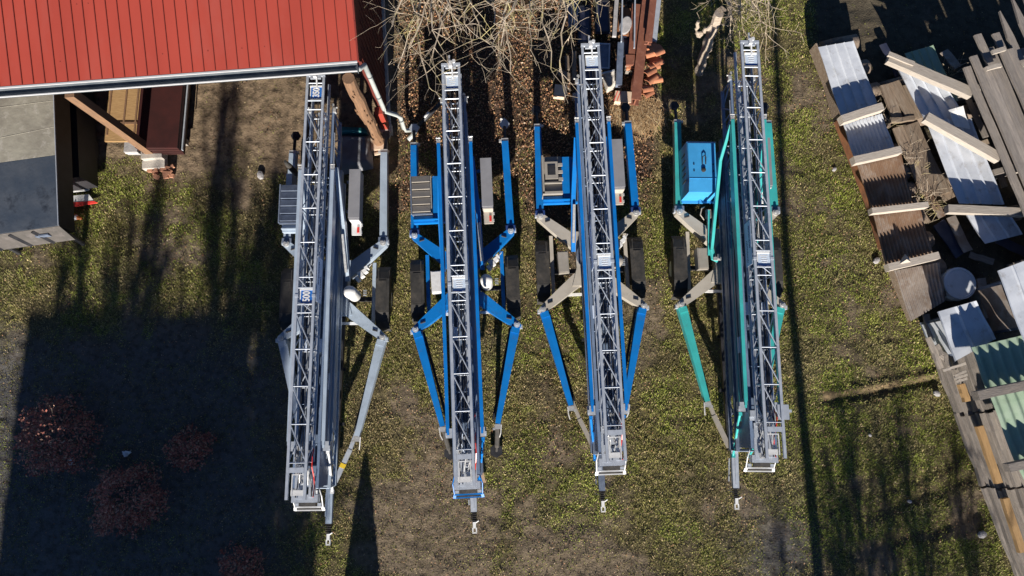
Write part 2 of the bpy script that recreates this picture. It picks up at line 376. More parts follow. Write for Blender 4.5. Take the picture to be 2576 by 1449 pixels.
def sign_plate(parent, yc, txt, z=2.775):
    f = MB().box((.02, yc, z), (.245, .27, .012)).build('sign_frame', M['white'], parent)
    if txt:
        MB().box((.02, yc - .005, z + .009), (.205, .225, .006)).build('sign_face', M['sign_blue'], f)
        text_mesh(txt, .125, 'sign_number', M['white'], f, Matrix.Translation((.02, yc - .005, z + .016)) @ Matrix.Rotation(R(90), 4, 'Z') @ Matrix.Diagonal((1, 1.38, 1, 1)))
    else:
        MB().box((.02, yc - .01, z + .009), (.215, .235, .006)).build('sign_face', M['sign_glare'], f)  # number washed out by glare, painted pale
        b = MB()
        for k, L in enumerate((.13, .10, .12, .09)): b.box((.02, yc + .06 - k * .04, z + .0135), (L, .012, .003))
        b.build('sign_print', M['white'], f)
        MB().box((.02, yc - .115, z + .0135), (.215, .022, .003)).build('sign_stripe', M['sign_blue'], f)
    MB().box((.02, yc + .118, z + .018), (.25, .03, .012)).build('sign_edge', M['white'], f)

def crane(u_world, ang, c, label, num, opt):
    rt = thing('trailer_crane', (u_world[0], u_world[1], 0), label, 'trailer crane', 'trailer cranes parked side by side', ang)
    arm, leg, rail = M[c['arm']], M[c['leg']], M[c['rail']]
    # chassis: hourglass plate, two long frame rails, cross bars
    b = MB()
    b.prism([(-.36, .62), (-.30, .2), (-.30, -.15), (-.40, -.52), (.40, -.52), (.30, -.15), (.30, .2), (.36, .62)], .715, .925)
    b.build('chassis_plate', arm, rt)
    b = MB()
    for s in (-1, 1): b.beam((s * .24, 2.2, .62), (s * .09, -3.9, .62), .07, .10)
    for y in (2.15, 1.1, -1.6, -2.7): b.beam((-.26 + .02 * (y < 0), y, .60), (.26 - .02 * (y < 0), y, .60), .06, .06)
    b.build('frame_rail', M['dark'], rt)
    for s in (-1, 1): MB().beam((s * .78, .62, .60), (s * .78, -.75, .60), .075, .08).build('side_rail', arm, rt)
    b = MB().beam((-.56, -.66, .66), (.56, -.66, .66), .055, .05)
    b.build('cross_bar', M['white_metal'], rt)
    MB().beam((-.74, -.12, .42), (.74, -.12, .42), .09, .09).build('axle', M['dark'], rt)
    MB().box((0, .1, 1.02), (.36, .62, .16)).lathe((0, .1, .93), [(.30, 0), (.30, .07)], 20).build('turntable', M['galv_dark'], rt)
    for s in (-1, 1):
        # outrigger arms with pivots
        for q, (x0, y0, x1, y1) in enumerate(((.26, .36, 1.0, .98), (.26, -.36, 1.03, -.98))):
            d = Vector((x1 - x0, y1 - y0, 0)).normalized(); n = Vector((-d.y, d.x, 0))
            P0, P1 = Vector((x0, y0, 0)), Vector((x1, y1, 0)); k = P0.lerp(P1, .62)
            pts = [P0 + n * .14, k + n * .105, P1 + n * .075 + d * .02, P1 + n * .035 + d * .085, P1 - n * .035 + d * .085, P1 - n * .075 + d * .02, k - n * .105, P0 - n * .14]
            pts = [(s * p.x, p.y) for p in pts]
            if s < 0: pts = pts[::-1]
            o = MB().prism(pts, .69, .905 + .004 * q).build('outrigger_arm', arm, rt)
            fl = n * (-.125 if q == 0 else .125) * (1)
            e0, e1 = P0.lerp(P1, .25) - fl * 1.0, P0.lerp(P1, .9) - fl * .72
            MB().lathe((s * x1, y1, .86), [(.062, 0), (.062, .085), (.03, .085), (.03, .12)], 12).build('pivot_bolt', M['bright' if c['arm'] != 'blue' else 'galv'], o)
            b = MB().box((s * (x1 + .075), y1 + (.03 if q == 0 else -.04), .84), (.07, .08, .11))
            b.build('pivot_lug', M['bright' if c['arm'] != 'blue' else 'light_blue'] if False else M['galv'], o)
            slot = P0.lerp(P1, .8); MB().tube([(s * (slot.x - .05), slot.y + .03, .918), (s * (slot.x + .05), slot.y - .0, .918)], .017, 6).build('handle_slot', M['dark'], o)
        # front legs lie straight along the machine
        o = MB().beam((s * 1.0, 1.02, .80), (s * .97, 2.97, .80), .155, .20, .14, .18).build('outrigger_leg', leg, rt)
        MB().box((s * 1.0, 1.055, .80), (.20, .10, .23)).build('leg_hinge', M['sign_ink'] if c['leg'] == 'blue' else M['galv_dark'], o)
        MB().beam((s * .97, 2.965, .80), (s * .97, 3.04, .80), .15, .15).box((s * (.97 - .1), 3.0, .82), (.05, .05, .07)).build('leg_collar', M['bright'], o)
        j = MB().tube([(s * .97, 3.03, .78), (s * .98, 3.36, .72)], .035, 8).build('jack', M['dark'], o)
        MB().prism([(s * .98 + .11 * math.cos(k * math.pi / 3), 3.44 + .11 * math.sin(k * math.pi / 3)) for k in range(6)], .66, .69).build('foot_pad', M['galv' if opt.get('white_pad') else 'dark'], j)
        # rear legs run in towards the drawbar
        o = MB().beam((s * 1.0, -1.03, .80), (s * .55, -2.93, .80), .185, .20, .10, .14).build('outrigger_leg', leg, rt)
        MB().beam((s * 1.0, -1.03, .915), (s * .97, -1.14, .915), .15, .03).build('leg_hinge', leg, o)
        # hydraulic ram beside the rear leg
        MB().tube([(s * .90, -1.0, .66), (s * .46, -2.85, .66)], .03, 6).build('leg_ram', M['dark'], o)
        MB().box((s * .545, -2.99, .80), (.12, .10, .13)).tube([(s * .62, -2.95, .86), (s * .60, -3.12, .80), (s * .57, -3.2, .70)], .012, 5).box((s * .47, -3.03, .83), (.05, .05, .05)).build('leg_collar', M['bright'], o)
        if opt.get('pads'):
            j = MB().tube([(s * .545, -2.98, .80), (s * .50, -3.40, .22)], .05, 8).tube([(s * .50, -3.40, .22), (s * .485, -3.5, .10)], .028, 8).build('jack', M['black'], o)
            MB().prism([(s * .48 + .145 * math.cos(k * math.pi / 3 + .5), -3.5 + .145 * math.sin(k * math.pi / 3 + .5)) for k in range(6)], .045, .085).build('foot_pad', M['dark'], j)
        else:
            MB().beam((s * .56, -2.70, .66), (s * .38, -3.2, .66), .07, .07).beam((s * .38, -3.2, .66), (s * .10, -3.83, .66), .085, .085).build('drawbar_strut', M['tan_grey'] if c['arm'] == 'beige' else M['galv'], rt)
            if c['arm'] == 'grey_paint' and s > 0:
                MB().beam((.262, -3.47, .662), (.225, -3.55, .662), .095, .095).build('yellow_band', M['yellow'], rt)
        # wheel, mudguard
        w = MB(); w.xprism([(-.12 + .33 * math.cos(t * math.pi / 10), .33 + .33 * math.sin(t * math.pi / 10)) for t in range(20)], s * .87, s * 1.07)
        wo = w.build('wheel', M['black'], rt)
        MB().xprism([(-.12 + .17 * math.cos(t * math.pi / 8), .33 + .17 * math.sin(t * math.pi / 8)) for t in range(16)], s * 1.06, s * 1.085).build('wheel_rim', M['galv'], wo)
        prof = [(.56, .40), (.53, .62), (.40, .76), (.25, .80), (-.45, .80), (-.62, .76), (-.77, .62), (-.80, .40)]
        prof = prof + [(y, z - .03) for y, z in prof[::-1]]
        g = MB().xprism(prof, s * .845, s * 1.125)
        g.box((s * 1.12, -.12, .67), (.012, 1.1, .22)).box((s * .985, -.10, .803), (.16, .62, .012)).box((s * .90, .33, .79), (.02, .25, .03)).build('mudguard', M['black'], rt)
    # long telescopic rails either side of the mast, with their support arms
    ry0, ry1 = (2.03, -2.96) if opt.get('short_rail') else (2.36, -2.94)
    for s in (-1, 1):
        x = .305 * s; w = .062
        prof = [(ry0, 2.45), (ry0 - .4, 2.45), (1.2, 2.45), (-.3, 2.45), (ry1, 2.45), (ry1, 2.40), (-.4, 2.36), (.1, 2.24), (1.2, 2.22), (ry0 - .4, 2.32), (ry0, 2.37)]
        o = MB().xprism(prof, x - w / 2, x + w / 2).build('telescopic_rail', rail, rt)
        MB().box((x, ry0 + .03, 2.42), (.07, .08, .05)).box((x - .03, ry0 + .09, 2.44), (.016, .07, .03)).box((x + .03, ry0 + .09, 2.44), (.016, .07, .03)).tube([(x - .045, ry0 + .1, 2.45), (x + .045, ry0 + .1, 2.45)], .012, 6).build('rail_fork', M['bright'], o)
        MB().tube([(x, ry1 + .02, 2.42), (x - .005 * s, ry1 - .12, 2.40)], .022, 6).box((x, ry1 - .02, 2.42), (.045, .10, .045)).build('rail_tip', rail, o)
        b = MB().box((x - .01 * s, ry1 - .10, 2.13), (.14, .17, .12)).box((x + .05 * s, ry1 - .12, 2.2), (.03, .06, .05)).build('rail_bracket', M['galv'], rt)
        b = MB()
        b.beam((x + .005 * s, 2.18, 2.16), (s * .375, 1.15, 1.75), .075, .12, .085, .17); b.beam((s * .375, 1.2, 1.75), (s * .39, .12, 1.30), .085, .17, .085, .14)
        if opt.get('side_beam') and s < 0: continue
        b.build('support_arm', rail, rt)
        MB().tube([(s * .37, .95, 1.80), (s * .395, .25, 1.50)], .03, 8).build('support_ram', M['bright'], rt)
    if opt.get('side_beam'):   # broad brace beside the engine
        b = MB().beam((-.315, 2.30, 2.34), (-.43, 1.72, 1.98), .05, .09); b.beam((-.43, 1.76, 1.98), (-.47, .10, 1.28), .055, .09)
        b.beam((-.50, .9, 1.30), (-.49, .0, 1.12), .045, .08)
        b.tube([(-.46, .1, 1.25), (-.42, -.08, 1.2), (-.33, -.12, 1.2)], .05, 8).build('engine_brace', rail, rt)
        MB().box((-.36, -.10, 1.27), (.16, .06, .05)).box((-.34, -.06, 1.29), (.05, .10, .06)).build('brace_hook', M['bright'], rt)
        MB().tube([(-.5, 1.06, 1.0), (-.6, .98, 1.15), (-.62, .86, 1.1), (-.52, .78, 1.0)], .012, 6).box((-.43, .90, 1.0), (.09, .18, .12)).build('hose_reel', M['tan_grey'], rt)
    # mast: three nested lattice sections
    ms = MB()
    truss(ms, .305, 2.80, 2.40, 3.12, -3.30, .675, .046, .0105, 1, (5,))
    for y in (-.285, -.585): ms.tube([(-.15, y, 2.80), (.15, y, 2.80)], .012, 6)
    ms.tube([(-.15, -.09, 2.80), (.02, -.285, 2.80)], .0105, 5); ms.tube([(-.02, -.585, 2.80), (.15, -.732, 2.80)], .0105, 5)
    for sx in (-1, 1):
        ms.box((sx * .1525, 3.475, 2.80), (.0465, .71, .0465)); ms.box((sx * .1525, 3.475, 2.40), (.0465, .71, .0465))
        ms.box((sx * .1525, -3.60, 2.80), (.0465, .60, .0465)); ms.box((sx * .1525, -.43, 2.80), (.06, .05, .06))
    for y in (3.30, 3.655): ms.tube([(-.15, y, 2.80), (.15, y, 2.80)], .014, 6)
    ms.box((0, 3.815, 2.80), (.357, .05, .06)).box((0, 3.76, 2.81), (.2, .05, .03)).box((0, -3.42, 2.802), (.252, .085, .05))
    m0 = ms.build('top_mast', M['galv'], rt)
    MB().box((.0, 3.80, 2.86), (.06, .11, .06)).tube([(-.02, 3.84, 2.86), (-.02, 3.98, 2.85)], .018, 6).tube([(.02, 3.78, 2.84), (.03, 3.55, 2.80)], .016, 6).lathe((.06, 3.87, 2.83), [(.035, 0), (.035, .02)], 10).build('head_pulley', M['white_metal'], m0)
    sign_plate(m0, 3.475, num[0]); sign_plate(m0, -.435, num[1])
    b = MB()
    for x, z in ((-.035, 2.62), (.03, 2.60), (.07, 2.58)): b.tube([(x, 3.75, z + .1), (x + .01, .5, z), (x - .01, -3.2, z)], .008, 5)
    b.build('hoist_rope', M['dark'], rt)
    b = MB()
    for sx in (-1, 1): b.box((sx * .07 + .01, 0.0, 2.28), (.035, 6.6, .035))
    for k in range(4): b.tube([(-.07, 2.8 - k * 1.8, 2.28), (.085, 2.8 - k * 1.8, 2.28)], .010, 5)
    b.build('inner_ladder', M['galv'], rt)
    om = MB()
    for sx in (-1, 1):
        om.box((sx * .205, -1.85, 1.93), (.026, 3.80, .58)); om.box((sx * .208, -.175, 2.245), (.05, 7.15, .045)); om.box((sx * .19, -.175, 1.62), (.06, 7.15, .05))
        for k in range(5):
            y0, y1 = 3.35 - k * .66, 3.35 - (k + 1) * .66; ym_ = (y0 + y1) / 2
            om.tube([(sx * .205, y0, 2.24), (sx * .20, ym_, 1.63)], .016, 5); om.tube([(sx * .20, ym_, 1.63), (sx * .205, y1, 2.24)], .016, 5); om.tube([(sx * .205, y0, 2.24), (sx * .20, y0, 1.63)], .014, 5)
    for k in range(11): om.tube([(-.19, 3.3 - k * .70, 2.235), (.19, 3.3 - k * .70, 2.235)], .011, 5)
    om.box((0, -1.9, 1.64), (.34, 3.6, .02))
    om = om.build('middle_mast', M['shade_blue_steel'], rt)  # navy tone of the shaded sides comes from the colour
    for sx in (-1, 1): MB().box((sx * .235, 3.36, 2.24), (.06, .09, .10)).tube([(sx * .2, 3.42, 2.26), (sx * .29, 3.42, 2.26)], .016, 6).lathe((sx * .2, 3.47, 2.22), [(.03, 0), (.03, .06)], 8).build('mast_lug', M['bright'], om)
    for sx in (-1, 1):
        bn = MB().beam((sx * .182, .30, 2.60), (sx * .182, -.52, 2.60), .004, .33).build('banner', M['banner'], m0)
        b = MB()
        for k in range(14):
            b.box((sx * .1855, .20 - k * .030, 2.67), (.003, .016 + .006 * (k % 3 == 0), .045 + .02 * (k % 4 == 1)))
            b.box((sx * .1855, -.05 - k * .030, 2.54), (.003, .017, .04 + .02 * (k % 5 == 2)))
        b.build('banner_print', M['sign_ink'], bn)
        MB().box((sx * .13, -1.25, 2.276), (.12, .24, .008)).build('small_plate', M['banner'], om)
    bm = MB(); truss(bm, .40, 1.50, 1.10, 2.2, -3.85, .605, .07, .016)
    for sx in (-1, 1): bm.box((sx * .206, -.2, 1.31), (.03, 5.2, .17))
    bm.build('base_mast', M['galv_dark'] if not opt.get('grey_base') else M['grey_paint'], rt)
    MB().tube([(-.02, 1.9, 1.30), (-.02, -2.9, 1.32)], .055, 10).build('extension_ram', M['galv'], rt)
    for sx in (-1, 1):
        MB().tube([(sx * .235, 2.9, 2.12), (sx * .24, .2, 2.10), (sx * .235, -3.1, 2.14)], .013, 6).build('side_pipe', M['galv'], rt)
        MB().tube([(sx * .235, 1.6, 1.86), (sx * .245, -.6, 1.84), (sx * .235, -3.3, 1.88)], .010, 6).build('side_pipe', rail if c['rail'] != 'blue' else M['galv'], rt)
        MB().tube([(sx * .228, 1.2, 1.98), (sx * .24, -1.0, 1.96), (sx * .232, -2.9, 2.02)], .008, 5).build('side_cable', M['dark'], rt)
        MB().box((sx * .228, -1.9, 1.96), (.02, .30, .12)).build('warning_plate', M['banner'], rt)
    # south end: winch, end frame, lamp bar
    b = MB().box((0, -3.62, 2.06), (.36, .10, .26)).box((-.095, -3.62, 2.285), (.15, .62, .018)).box((.12, -3.70, 2.288), (.10, .40, .018)).box((-.155, -3.78, 2.26), (.05, .42, .05)).box((.155, -3.78, 2.26), (.05, .42, .05)).box((0, -3.93, 2.20), (.46, .13, .16)).box((0, -3.55, 2.28), (.30, .16, .02))
    if opt.get('end_plate'): b.box((-.06, -3.15, 2.36), (.40, .11, .10)).box((-.06, -3.21, 2.32), (.38, .12, .04)); b.box((.30, -3.12, 2.45), (.20, .26, .06)).box((.42, -3.1, 2.45), (.06, .05, .05))
    e = b.build('mast_foot', M['galv'], rt)
    b = MB().tube([(-.14, -3.7, 2.16), (.14, -3.7, 2.16)], .085, 12).build('winch_drum', M['galv_dark'], e)
    MB().tube([(-.11, -3.36, 2.3), (-.11, -3.0, 2.3)], .03, 8).build('short_ram', M['bright'], e); MB().tube([(.05, -3.30, 2.32), (.05, -2.95, 2.3)], .028, 8).build('short_ram', M['galv_dark'], e)
    b = MB(); r = random.Random(int(u_world[0] * 10))
    for k in range(17): b.box((r.uniform(-.13, .13), r.uniform(-3.88, -3.05), r.uniform(2.3, 2.6)), (r.uniform(.02, .06), r.uniform(.02, .10), .05), r.uniform(-.5, .5))
    for k in range(6):
        x = r.uniform(-.12, .12); y = r.uniform(-3.3, -3.0); b.tube([(x, y, 2.4), (x + r.uniform(-.05, .05), y - .25, 2.52), (x + r.uniform(-.06, .06), y - .5, 2.4)], .009, 5)
    b.build('valve_block', M['bright'], e)
    b = MB(); 
    for x in (-.10, .10): b.box((x, -3.67, 2.70), (.016, .36, .03))
    b.box((0, -3.50, 2.70), (.20, .016, .03)).box((-.02, -3.80, 2.66), (.21, .09, .04)).box((.05, -3.72, 2.62), (.06, .08, .06)).build('hook_tray', M['white_metal'], m0)
    for hx, hm in ((-.10, 'dark'), (.12, 'dark'), (.17, 'red'), (-.04, 'galv_dark')):
        pts = []
        for k in range(8): pts.append((hx + r.uniform(-.03, .03), -2.7 - k * .17, 2.42 + .10 * math.sin(k * 1.3 + hx * 20)))
        MB().tube(pts, .011, 6).build('hydraulic_hose', M[hm], rt)
    lb = MB().box((0, -4.10, 1.98), (.50, .025, .035)).box((0, -4.16, 1.92), (.52, .022, .03))
    for s in (-1, 1): lb.beam((s * .245, -4.10, 1.97), (s * .255, -4.16, 1.92), .05, .03); lb.tube([(s * .22, -3.75, 2.2), (s * .262, -3.9, 2.15), (s * .25, -4.10, 1.98)], .011, 6)
    lb = lb.build('lamp_bar', M['blue'] if opt.get('pads') else M['white_metal'], rt)
    MB().box((0, -4.128, 1.945), (.42, .03, .035)).box((0, -4.03, 2.08), (.30, .09, .04)).build('lamp_strip', M['black'], lb)
    MB().box((-.20, -4.05, 2.02), (.07, .05, .04)).box((.20, -4.05, 2.02), (.07, .05, .04)).build('tail_light', M['galv'], lb)
    for o in rt.children:
        if o.name.split('.')[0] in ('top_mast', 'inner_ladder', 'hoist_rope', 'middle_mast', 'mast_foot', 'lamp_bar', 'hydraulic_hose'): o.rotation_euler = (-.028, 0, 0); o.location = (0, -.078, 0)
    # raking struts down to the drawbar
    for s in ((1,) if opt.get('pads') else (-1, 1)):
        MB().tube([(s * .30, -3.18, 2.05), (s * .16, -3.95, 1.10)], .024, 8).box((s * .30, -3.17, 2.06), (.06, .06, .06)).box((s * .155, -3.97, 1.08), (.07, .07, .07)).build('rear_strut', rail if c['rail'] != 'grey_paint' else M['white_metal'], rt)
    dx = opt.get('dx', 0.0)
    d = MB().beam((0, -3.80, .64), (0, -4.62, .64), .135, .12, .12, .10).box((0, -3.80, .73), (.16, .18, .14)).beam((0, -3.9, .71), (0, -4.55, .705), .02, .02)
    d.tube([(-.09, -4.05, .6), (-.10, -4.5, .55)], .012, 5).build('drawbar', M[opt.get('bar', 'galv')], rt)
    MB().lathe((0, 0, 0), [(.001, 0)], 3) if False else None
    b = MB()
    for k in range(5): b.xprism([(-4.63 - k * .035 - (.012 if i in (1, 2) else 0), .64 + z) for i, z in enumerate((-.055, -.055, .055, .055))], -.06, .06)
    b.tube([(0, -4.6, .64), (0, -4.85, .64)], .035, 8).tube([(-.04, -4.7, .68), (-.16, -4.66, .68)], .008, 5).build('bellows', M['black'], rt)
    b = MB().box((0, -4.87, .65), (.06, .12, .07)).box((-.035, -4.965, .65), (.022, .09, .05)).box((.035, -4.965, .65), (.022, .09, .05)).box((0, -5.015, .65), (.092, .022, .05)).tube([(.03, -4.82, .70), (.09, -4.78, .72)], .012, 6)
    b.build('coupling', M['white'], rt)
    # tool box on the right
    o = MB().box((.56, 1.78, 1.53), (.205, 1.02, .32)).build('tool_box', M['box_grey'], rt)
    MB().box((.56, 1.80, 1.70), (.222, 1.00, .025)).build('box_lid', M['box_grey'], o)
    p = MB().prism([(.46, 1.27), (.66, 1.27), (.66, 1.02), (.47, 1.02)], 1.40, 1.44).box((.562, 1.262, 1.53), (.19, .012, .28)).build('tail_panel', M['white_metal'] if c['leg'] != 'blue' else M['beige'], o)
    MB().box((.60, 1.12, 1.45), (.045, .11, .03)).build('reflector', M['red'], p)
    MB().box((.665, 1.08, 1.44), (.02, .05, .05)).box((.67, 1.22, 1.44), (.03, .05, .05)).build('panel_clip', M['bright'], p)
    for bb_ in (((.36, 2.1, 1.50), (.56, 2.1, 1.50)), ((.36, 1.5, 1.45), (.46, 1.5, 1.45)), ((.40, 1.6, .7), (.50, 1.6, 1.40))): MB().beam(*bb_, .05, .05).build('box_bracket', rail, rt)
    # white round tank, control box, valve cluster
    MB().lathe((.46, -.13, .93), [(.10, 0), (.125, .04), (.125, .5), (.115, .56), (.02, .585)], 20).build('round_tank', M['white'] if not opt.get('grey_tank') else M['tan_grey'], rt, True)
    MB().box((-.57, -.03, .86), (.21, .45, .26), .03).box((-.57, -.03, 1.0), (.18, .41, .02), .03).build('control_box', M['tan_grey'] if c['arm'] == 'beige' else M['white_metal'], rt)
    b = MB()
    for x, y, w, h in ((.58, .29, .10, .13), (.66, .36, .09, .08), (.52, .20, .07, .10), (.70, .43, .05, .07)): b.box((x, y, 1.0), (w, h, .16), .6)
    b.tube([(.62, .30, 1.05), (.78, .52, .98)], .012, 5).build('valve_cluster', M['white'], rt)
    b = MB()
    for k in range(4): b.box((.66, -.02 - k * .035, .95), (.07, .012, .02))
    b.build('cooling_fin', M['galv'], rt)
    # engine on the left
    if opt['engine'] == 'cover':
        b = MB(); z0, z1 = .95, 1.56
        X0, X1, Y0, Y1 = -.95, -.36, 1.20, 2.28
        vs = [(X0 - .03, Y0 - .01, z0), (X1, Y0 - .01, z0), (X1, Y1, z0), (X0 - .03, Y1, z0), (X0, Y0 + .01, z1 - .03), (X1 - .02, Y0 + .01, z1 - .03), (X1 - .03, Y0 + .29, z1), (X0 + .01, Y0 + .29, z1), (X1 - .03, Y1 - .05, z1), (X0 + .01, Y1 - .05, z1), (X1, Y1, z1 - .04), (X0 - .01, Y1, z1 - .04)]
        b.add(vs, [(3, 2, 1, 0), (0, 1, 5, 4), (4, 5, 6, 7), (7, 6, 8, 9), (9, 8, 10, 11), (2, 3, 11, 10), (1, 2, 10, 8, 6, 5), (3, 0, 4, 7, 9, 11)])
        o = b.build('engine_cover', M['light_blue'], rt)
        MB().box((-.64, 1.165, .99), (.66, .06, .03)).box((-.655, 1.487, 1.563), (.56, .012, .008)).build('cover_edge', M['light_blue'], o)
        MB().tube([(-.67, 1.78, 1.56), (-.67, 1.92, 1.60), (-.63, 1.96, 1.60), (-.60, 1.92, 1.60), (-.60, 1.78, 1.56)], .011, 6).build('cover_handle', M['dark'], o)
        MB().lathe((-.65, 1.66, 1.55), [(.045, 0), (.045, .04), (.02, .05)], 12).build('filler_cap', M['black'], o)
        b = MB()
        for k in range(5): b.box((X0 - .018, 1.5 + k * .14, 1.25), (.012, .03, .30))
        b.build('side_vent', M['dark'], o); MB().box((-.36, 1.9, 1.35), (.02, .10, .05)).build('latch', M['bright'], o)
        b = MB()
        for x in (-.84, -.45):
            for y in (1.64, 1.78): b.lathe((x, y, 1.555), [(.014, 0), (.014, .02)], 8)
        b.build('cover_bolt', M['dark'], o)
    else:
        br = M['grey_paint'] if c['arm'] == 'grey_paint' else rail
        b = MB().box((-.44, 1.62, 1.37), (.22, .92, .05)).box((-.74, 1.20, 1.37), (.42, .10, .05)).box((-.60, 1.13, 1.30), (.70, .03, .12)).box((-.66, 1.17, 1.42), (.58, .02, .04))
        b.build('engine_bracket', br, rt)
        o = MB().box((-.76, 1.66, 1.33), (.40, .78, .36)).build('engine_hood', M['tan_grey'] if not opt['engine'] == 'dark' else M['galv_dark'], rt)
        if opt['engine'] != 'open':
            for k in range(5):
                y = 1.36 + k * .155
                MB().xprism([(y - .07, 1.512), (y + .06, 1.52), (y + .065, 1.545), (y - .065, 1.575)], -.945, -.585).build('louvre', M['tan_grey'] if opt['engine'] != 'dark' else M['galv_dark'], o)
            MB().box((-.968, 1.66, 1.53), (.025, .80, .05)).box((-.76, 1.255, 1.52), (.40, .03, .05)).build('hood_frame', M['galv_dark'], o)
        else:
            b = MB().box((-.77, 1.74, 1.54), (.26, .36, .08)).box((-.94, 1.66, 1.54), (.035, .80, .08)).box((-.76, 1.275, 1.54), (.40, .05, .08)).box((-.59, 1.85, 1.56), (.09, .06, .06)).box((-.59, 1.70, 1.56), (.09, .06, .06)).box((-.59, 1.55, 1.56), (.09, .06, .06)).box((-.75, 1.48, 1.55), (.36, .025, .06))
            b.build('hood_frame', M['tan_grey'], o)
            MB().box((-.77, 1.74, 1.585), (.16, .2, .02)).build('engine_top', M['dark'], o)
    if opt['engine'] == 'dark': MB().box((-.88, 2.22, 1.2), (.12, .30, .2)).build('battery_box', M['galv'], rt); MB().lathe((-.86, 2.5, .9), [(.06, 0), (.06, .5), (.03, .75)], 10).build('exhaust', M['black'], rt)
    return rt

CB = dict(arm='blue', leg='blue', rail='blue')
crane((-3.66, 2.44), R(.68), dict(arm='grey_paint', leg='grey_paint', rail='grey_paint'), 'pale grey trailer crane with its mast end under the red roof, numbered 350 and 500', ('350', '500'), dict(engine='dark', short_rail=True, grey_base=True, bar='grey_paint'))
crane((-.976, 2.657), R(2.8), CB, 'blue trailer crane with blue outrigger arms, grey louvred engine hood and black hexagonal foot pads', (None, None), dict(engine='louvre', pads=True, white_pad=True))
crane((1.624, 3.06), R(2.03), dict(arm='beige', leg='blue', rail='blue'), 'trailer crane with blue legs but beige grey outrigger arms and an open engine frame', (None, None), dict(engine='open', grey_tank=True, bar='galv_dark'))
crane((4.489, 3.115), R(-.57), dict(arm='beige', leg='turq', rail='turq'), 'trailer crane with turquoise legs and a bright blue engine cover', (None, None), dict(engine='cover', side_beam=True, end_plate=True))

# ---------------------------------------------------------------- open shed with the red roof
EA, EB = at(0, 218, 3.30), at(900, 152, 3.30)
ex = (EB - EA).normalized(); ny = Vector((-ex.y, ex.x, 0)); ea = math.atan2(ex.y, ex.x)
shed = thing('open_shed', (EB.x, EB.y, 0), 'open fronted shed under a red metal roof with a grey gutter', 'shed', None, ea)
# shed frame: x along the eave (negative = west), y north, origin on the ground below the roof corner
SL = R(13.5); XW = -10.5; DEP = 8.0
def roof_z(y): return 3.30 + y * math.tan(SL)
b = MB().add([(XW, 0, 3.30), (0, 0, 3.30), (0, DEP, roof_z(DEP)), (XW, DEP, roof_z(DEP)), (XW, 0, 3.24), (0, 0, 3.24), (0, DEP, roof_z(DEP) - .06), (XW, DEP, roof_z(DEP) - .06)],
             [(0, 1, 2, 3), (7, 6, 5, 4), (4, 5, 1, 0), (1, 5, 6, 2), (2, 6, 7, 3), (3, 7, 4, 0)])
rf = b.build('roof', M['roof'], shed)
b = MB(); k = 0; x = -.12
while x > XW:
    b.beam((x, 0.004, 3.312), (x, DEP, roof_z(DEP) + .012), .011, .020); x -= .203
b.build('roof_seam', M['seam'], rf)
r9 = random.Random(5); b = MB()
for i in range(36):
    x = -.12 - .203 * r9.randrange(50) + .10; y = r9.choice((.35, 1.3, 2.2)); b.lathe((x, y, roof_z(y)), [(.009, 0), (.006, .008)], 6)
b.build('roof_screw', M['seam'], rf)
MB().beam((.012, -.01, 3.285), (.012, DEP, roof_z(DEP) - .02), .03, .11).build('verge_trim', M['red'] if False else M['seam'], rf)
g = MB().xprism([(-.02, 3.285), (-.02, 3.18), (-.05, 3.14), (-.13, 3.14), (-.165, 3.18), (-.165, 3.225), (-.155, 3.225), (-.155, 3.185), (-.125, 3.152), (-.055, 3.152), (-.03, 3.185), (-.03, 3.285)], XW, -.03).build('gutter', M['gutter'], shed)
MB().beam((XW, -.166, 3.232), (-.03, -.166, 3.232), .018, .022).beam((XW, -.022, 3.296), (-.01, -.022, 3.296), .03, .018).build('gutter_lip', M['gutter_lip'], g)
MB().box((-.025, -.095, 3.20), (.012, .15, .12)).build('gutter_cap', M['gutter'], g)
# east gable wall, back wall, wall end pier
b = MB().add([(-.10, .16, .22), (.0, .16, .22), (.0, DEP - .1, .22), (-.10, DEP - .1, .22), (-.10, .16, roof_z(.16) - .07), (.0, .16, roof_z(.16) - .07), (.0, DEP - .1, roof_z(DEP - .1) - .07), (-.10, DEP - .1, roof_z(DEP - .1) - .07)],
             [(3, 2, 1, 0), (4, 5, 6, 7), (0, 1, 5, 4), (1, 2, 6, 5), (2, 3, 7, 6), (3, 0, 4, 7)])
for i in range(40): b.box((.006, .25 + i * .19, 1.6), (.012, .03, 2.7))
w = b.build('gable_wall', M['wall_red'], shed)
MB().box((-.05, .06, .62), (.17, .16, .86)).build('wall_pier', M['roof'], w)
MB().box((-.05, DEP / 2, .10), (.20, DEP, .22)).box((-.05, .03, .10), (.26, .22, .24)).build('wall_plinth', M['concrete'], w)
MB().box((XW / 2, DEP - .05, 2.4), (-XW, .1, 4.7)).build('back_wall', M['wall_red'], shed)
MB().beam((XW, .03, 3.11), (-.16, .03, 3.11), .12, .16).build('eave_beam', M['brown_wood'], shed)
b = MB()
for i in range(12): b.beam((-.3 - i * .9, .10, 3.14), (-.3 - i * .9, DEP - .15, roof_z(DEP - .15) - .13), .08, .13)
b.build('rafter', M['brown_wood'], shed)
def to_shed(p): return (Vector((p.x - EB.x, p.y - EB.y, p.z)) @ Matrix.Rotation(ea, 3, 'Z'))
def sh(u, v, z): q = at(u, v, z); d = Vector((q.x - EB.x, q.y - EB.y, 0)); return (d.dot(ex), d.dot(ny), z)
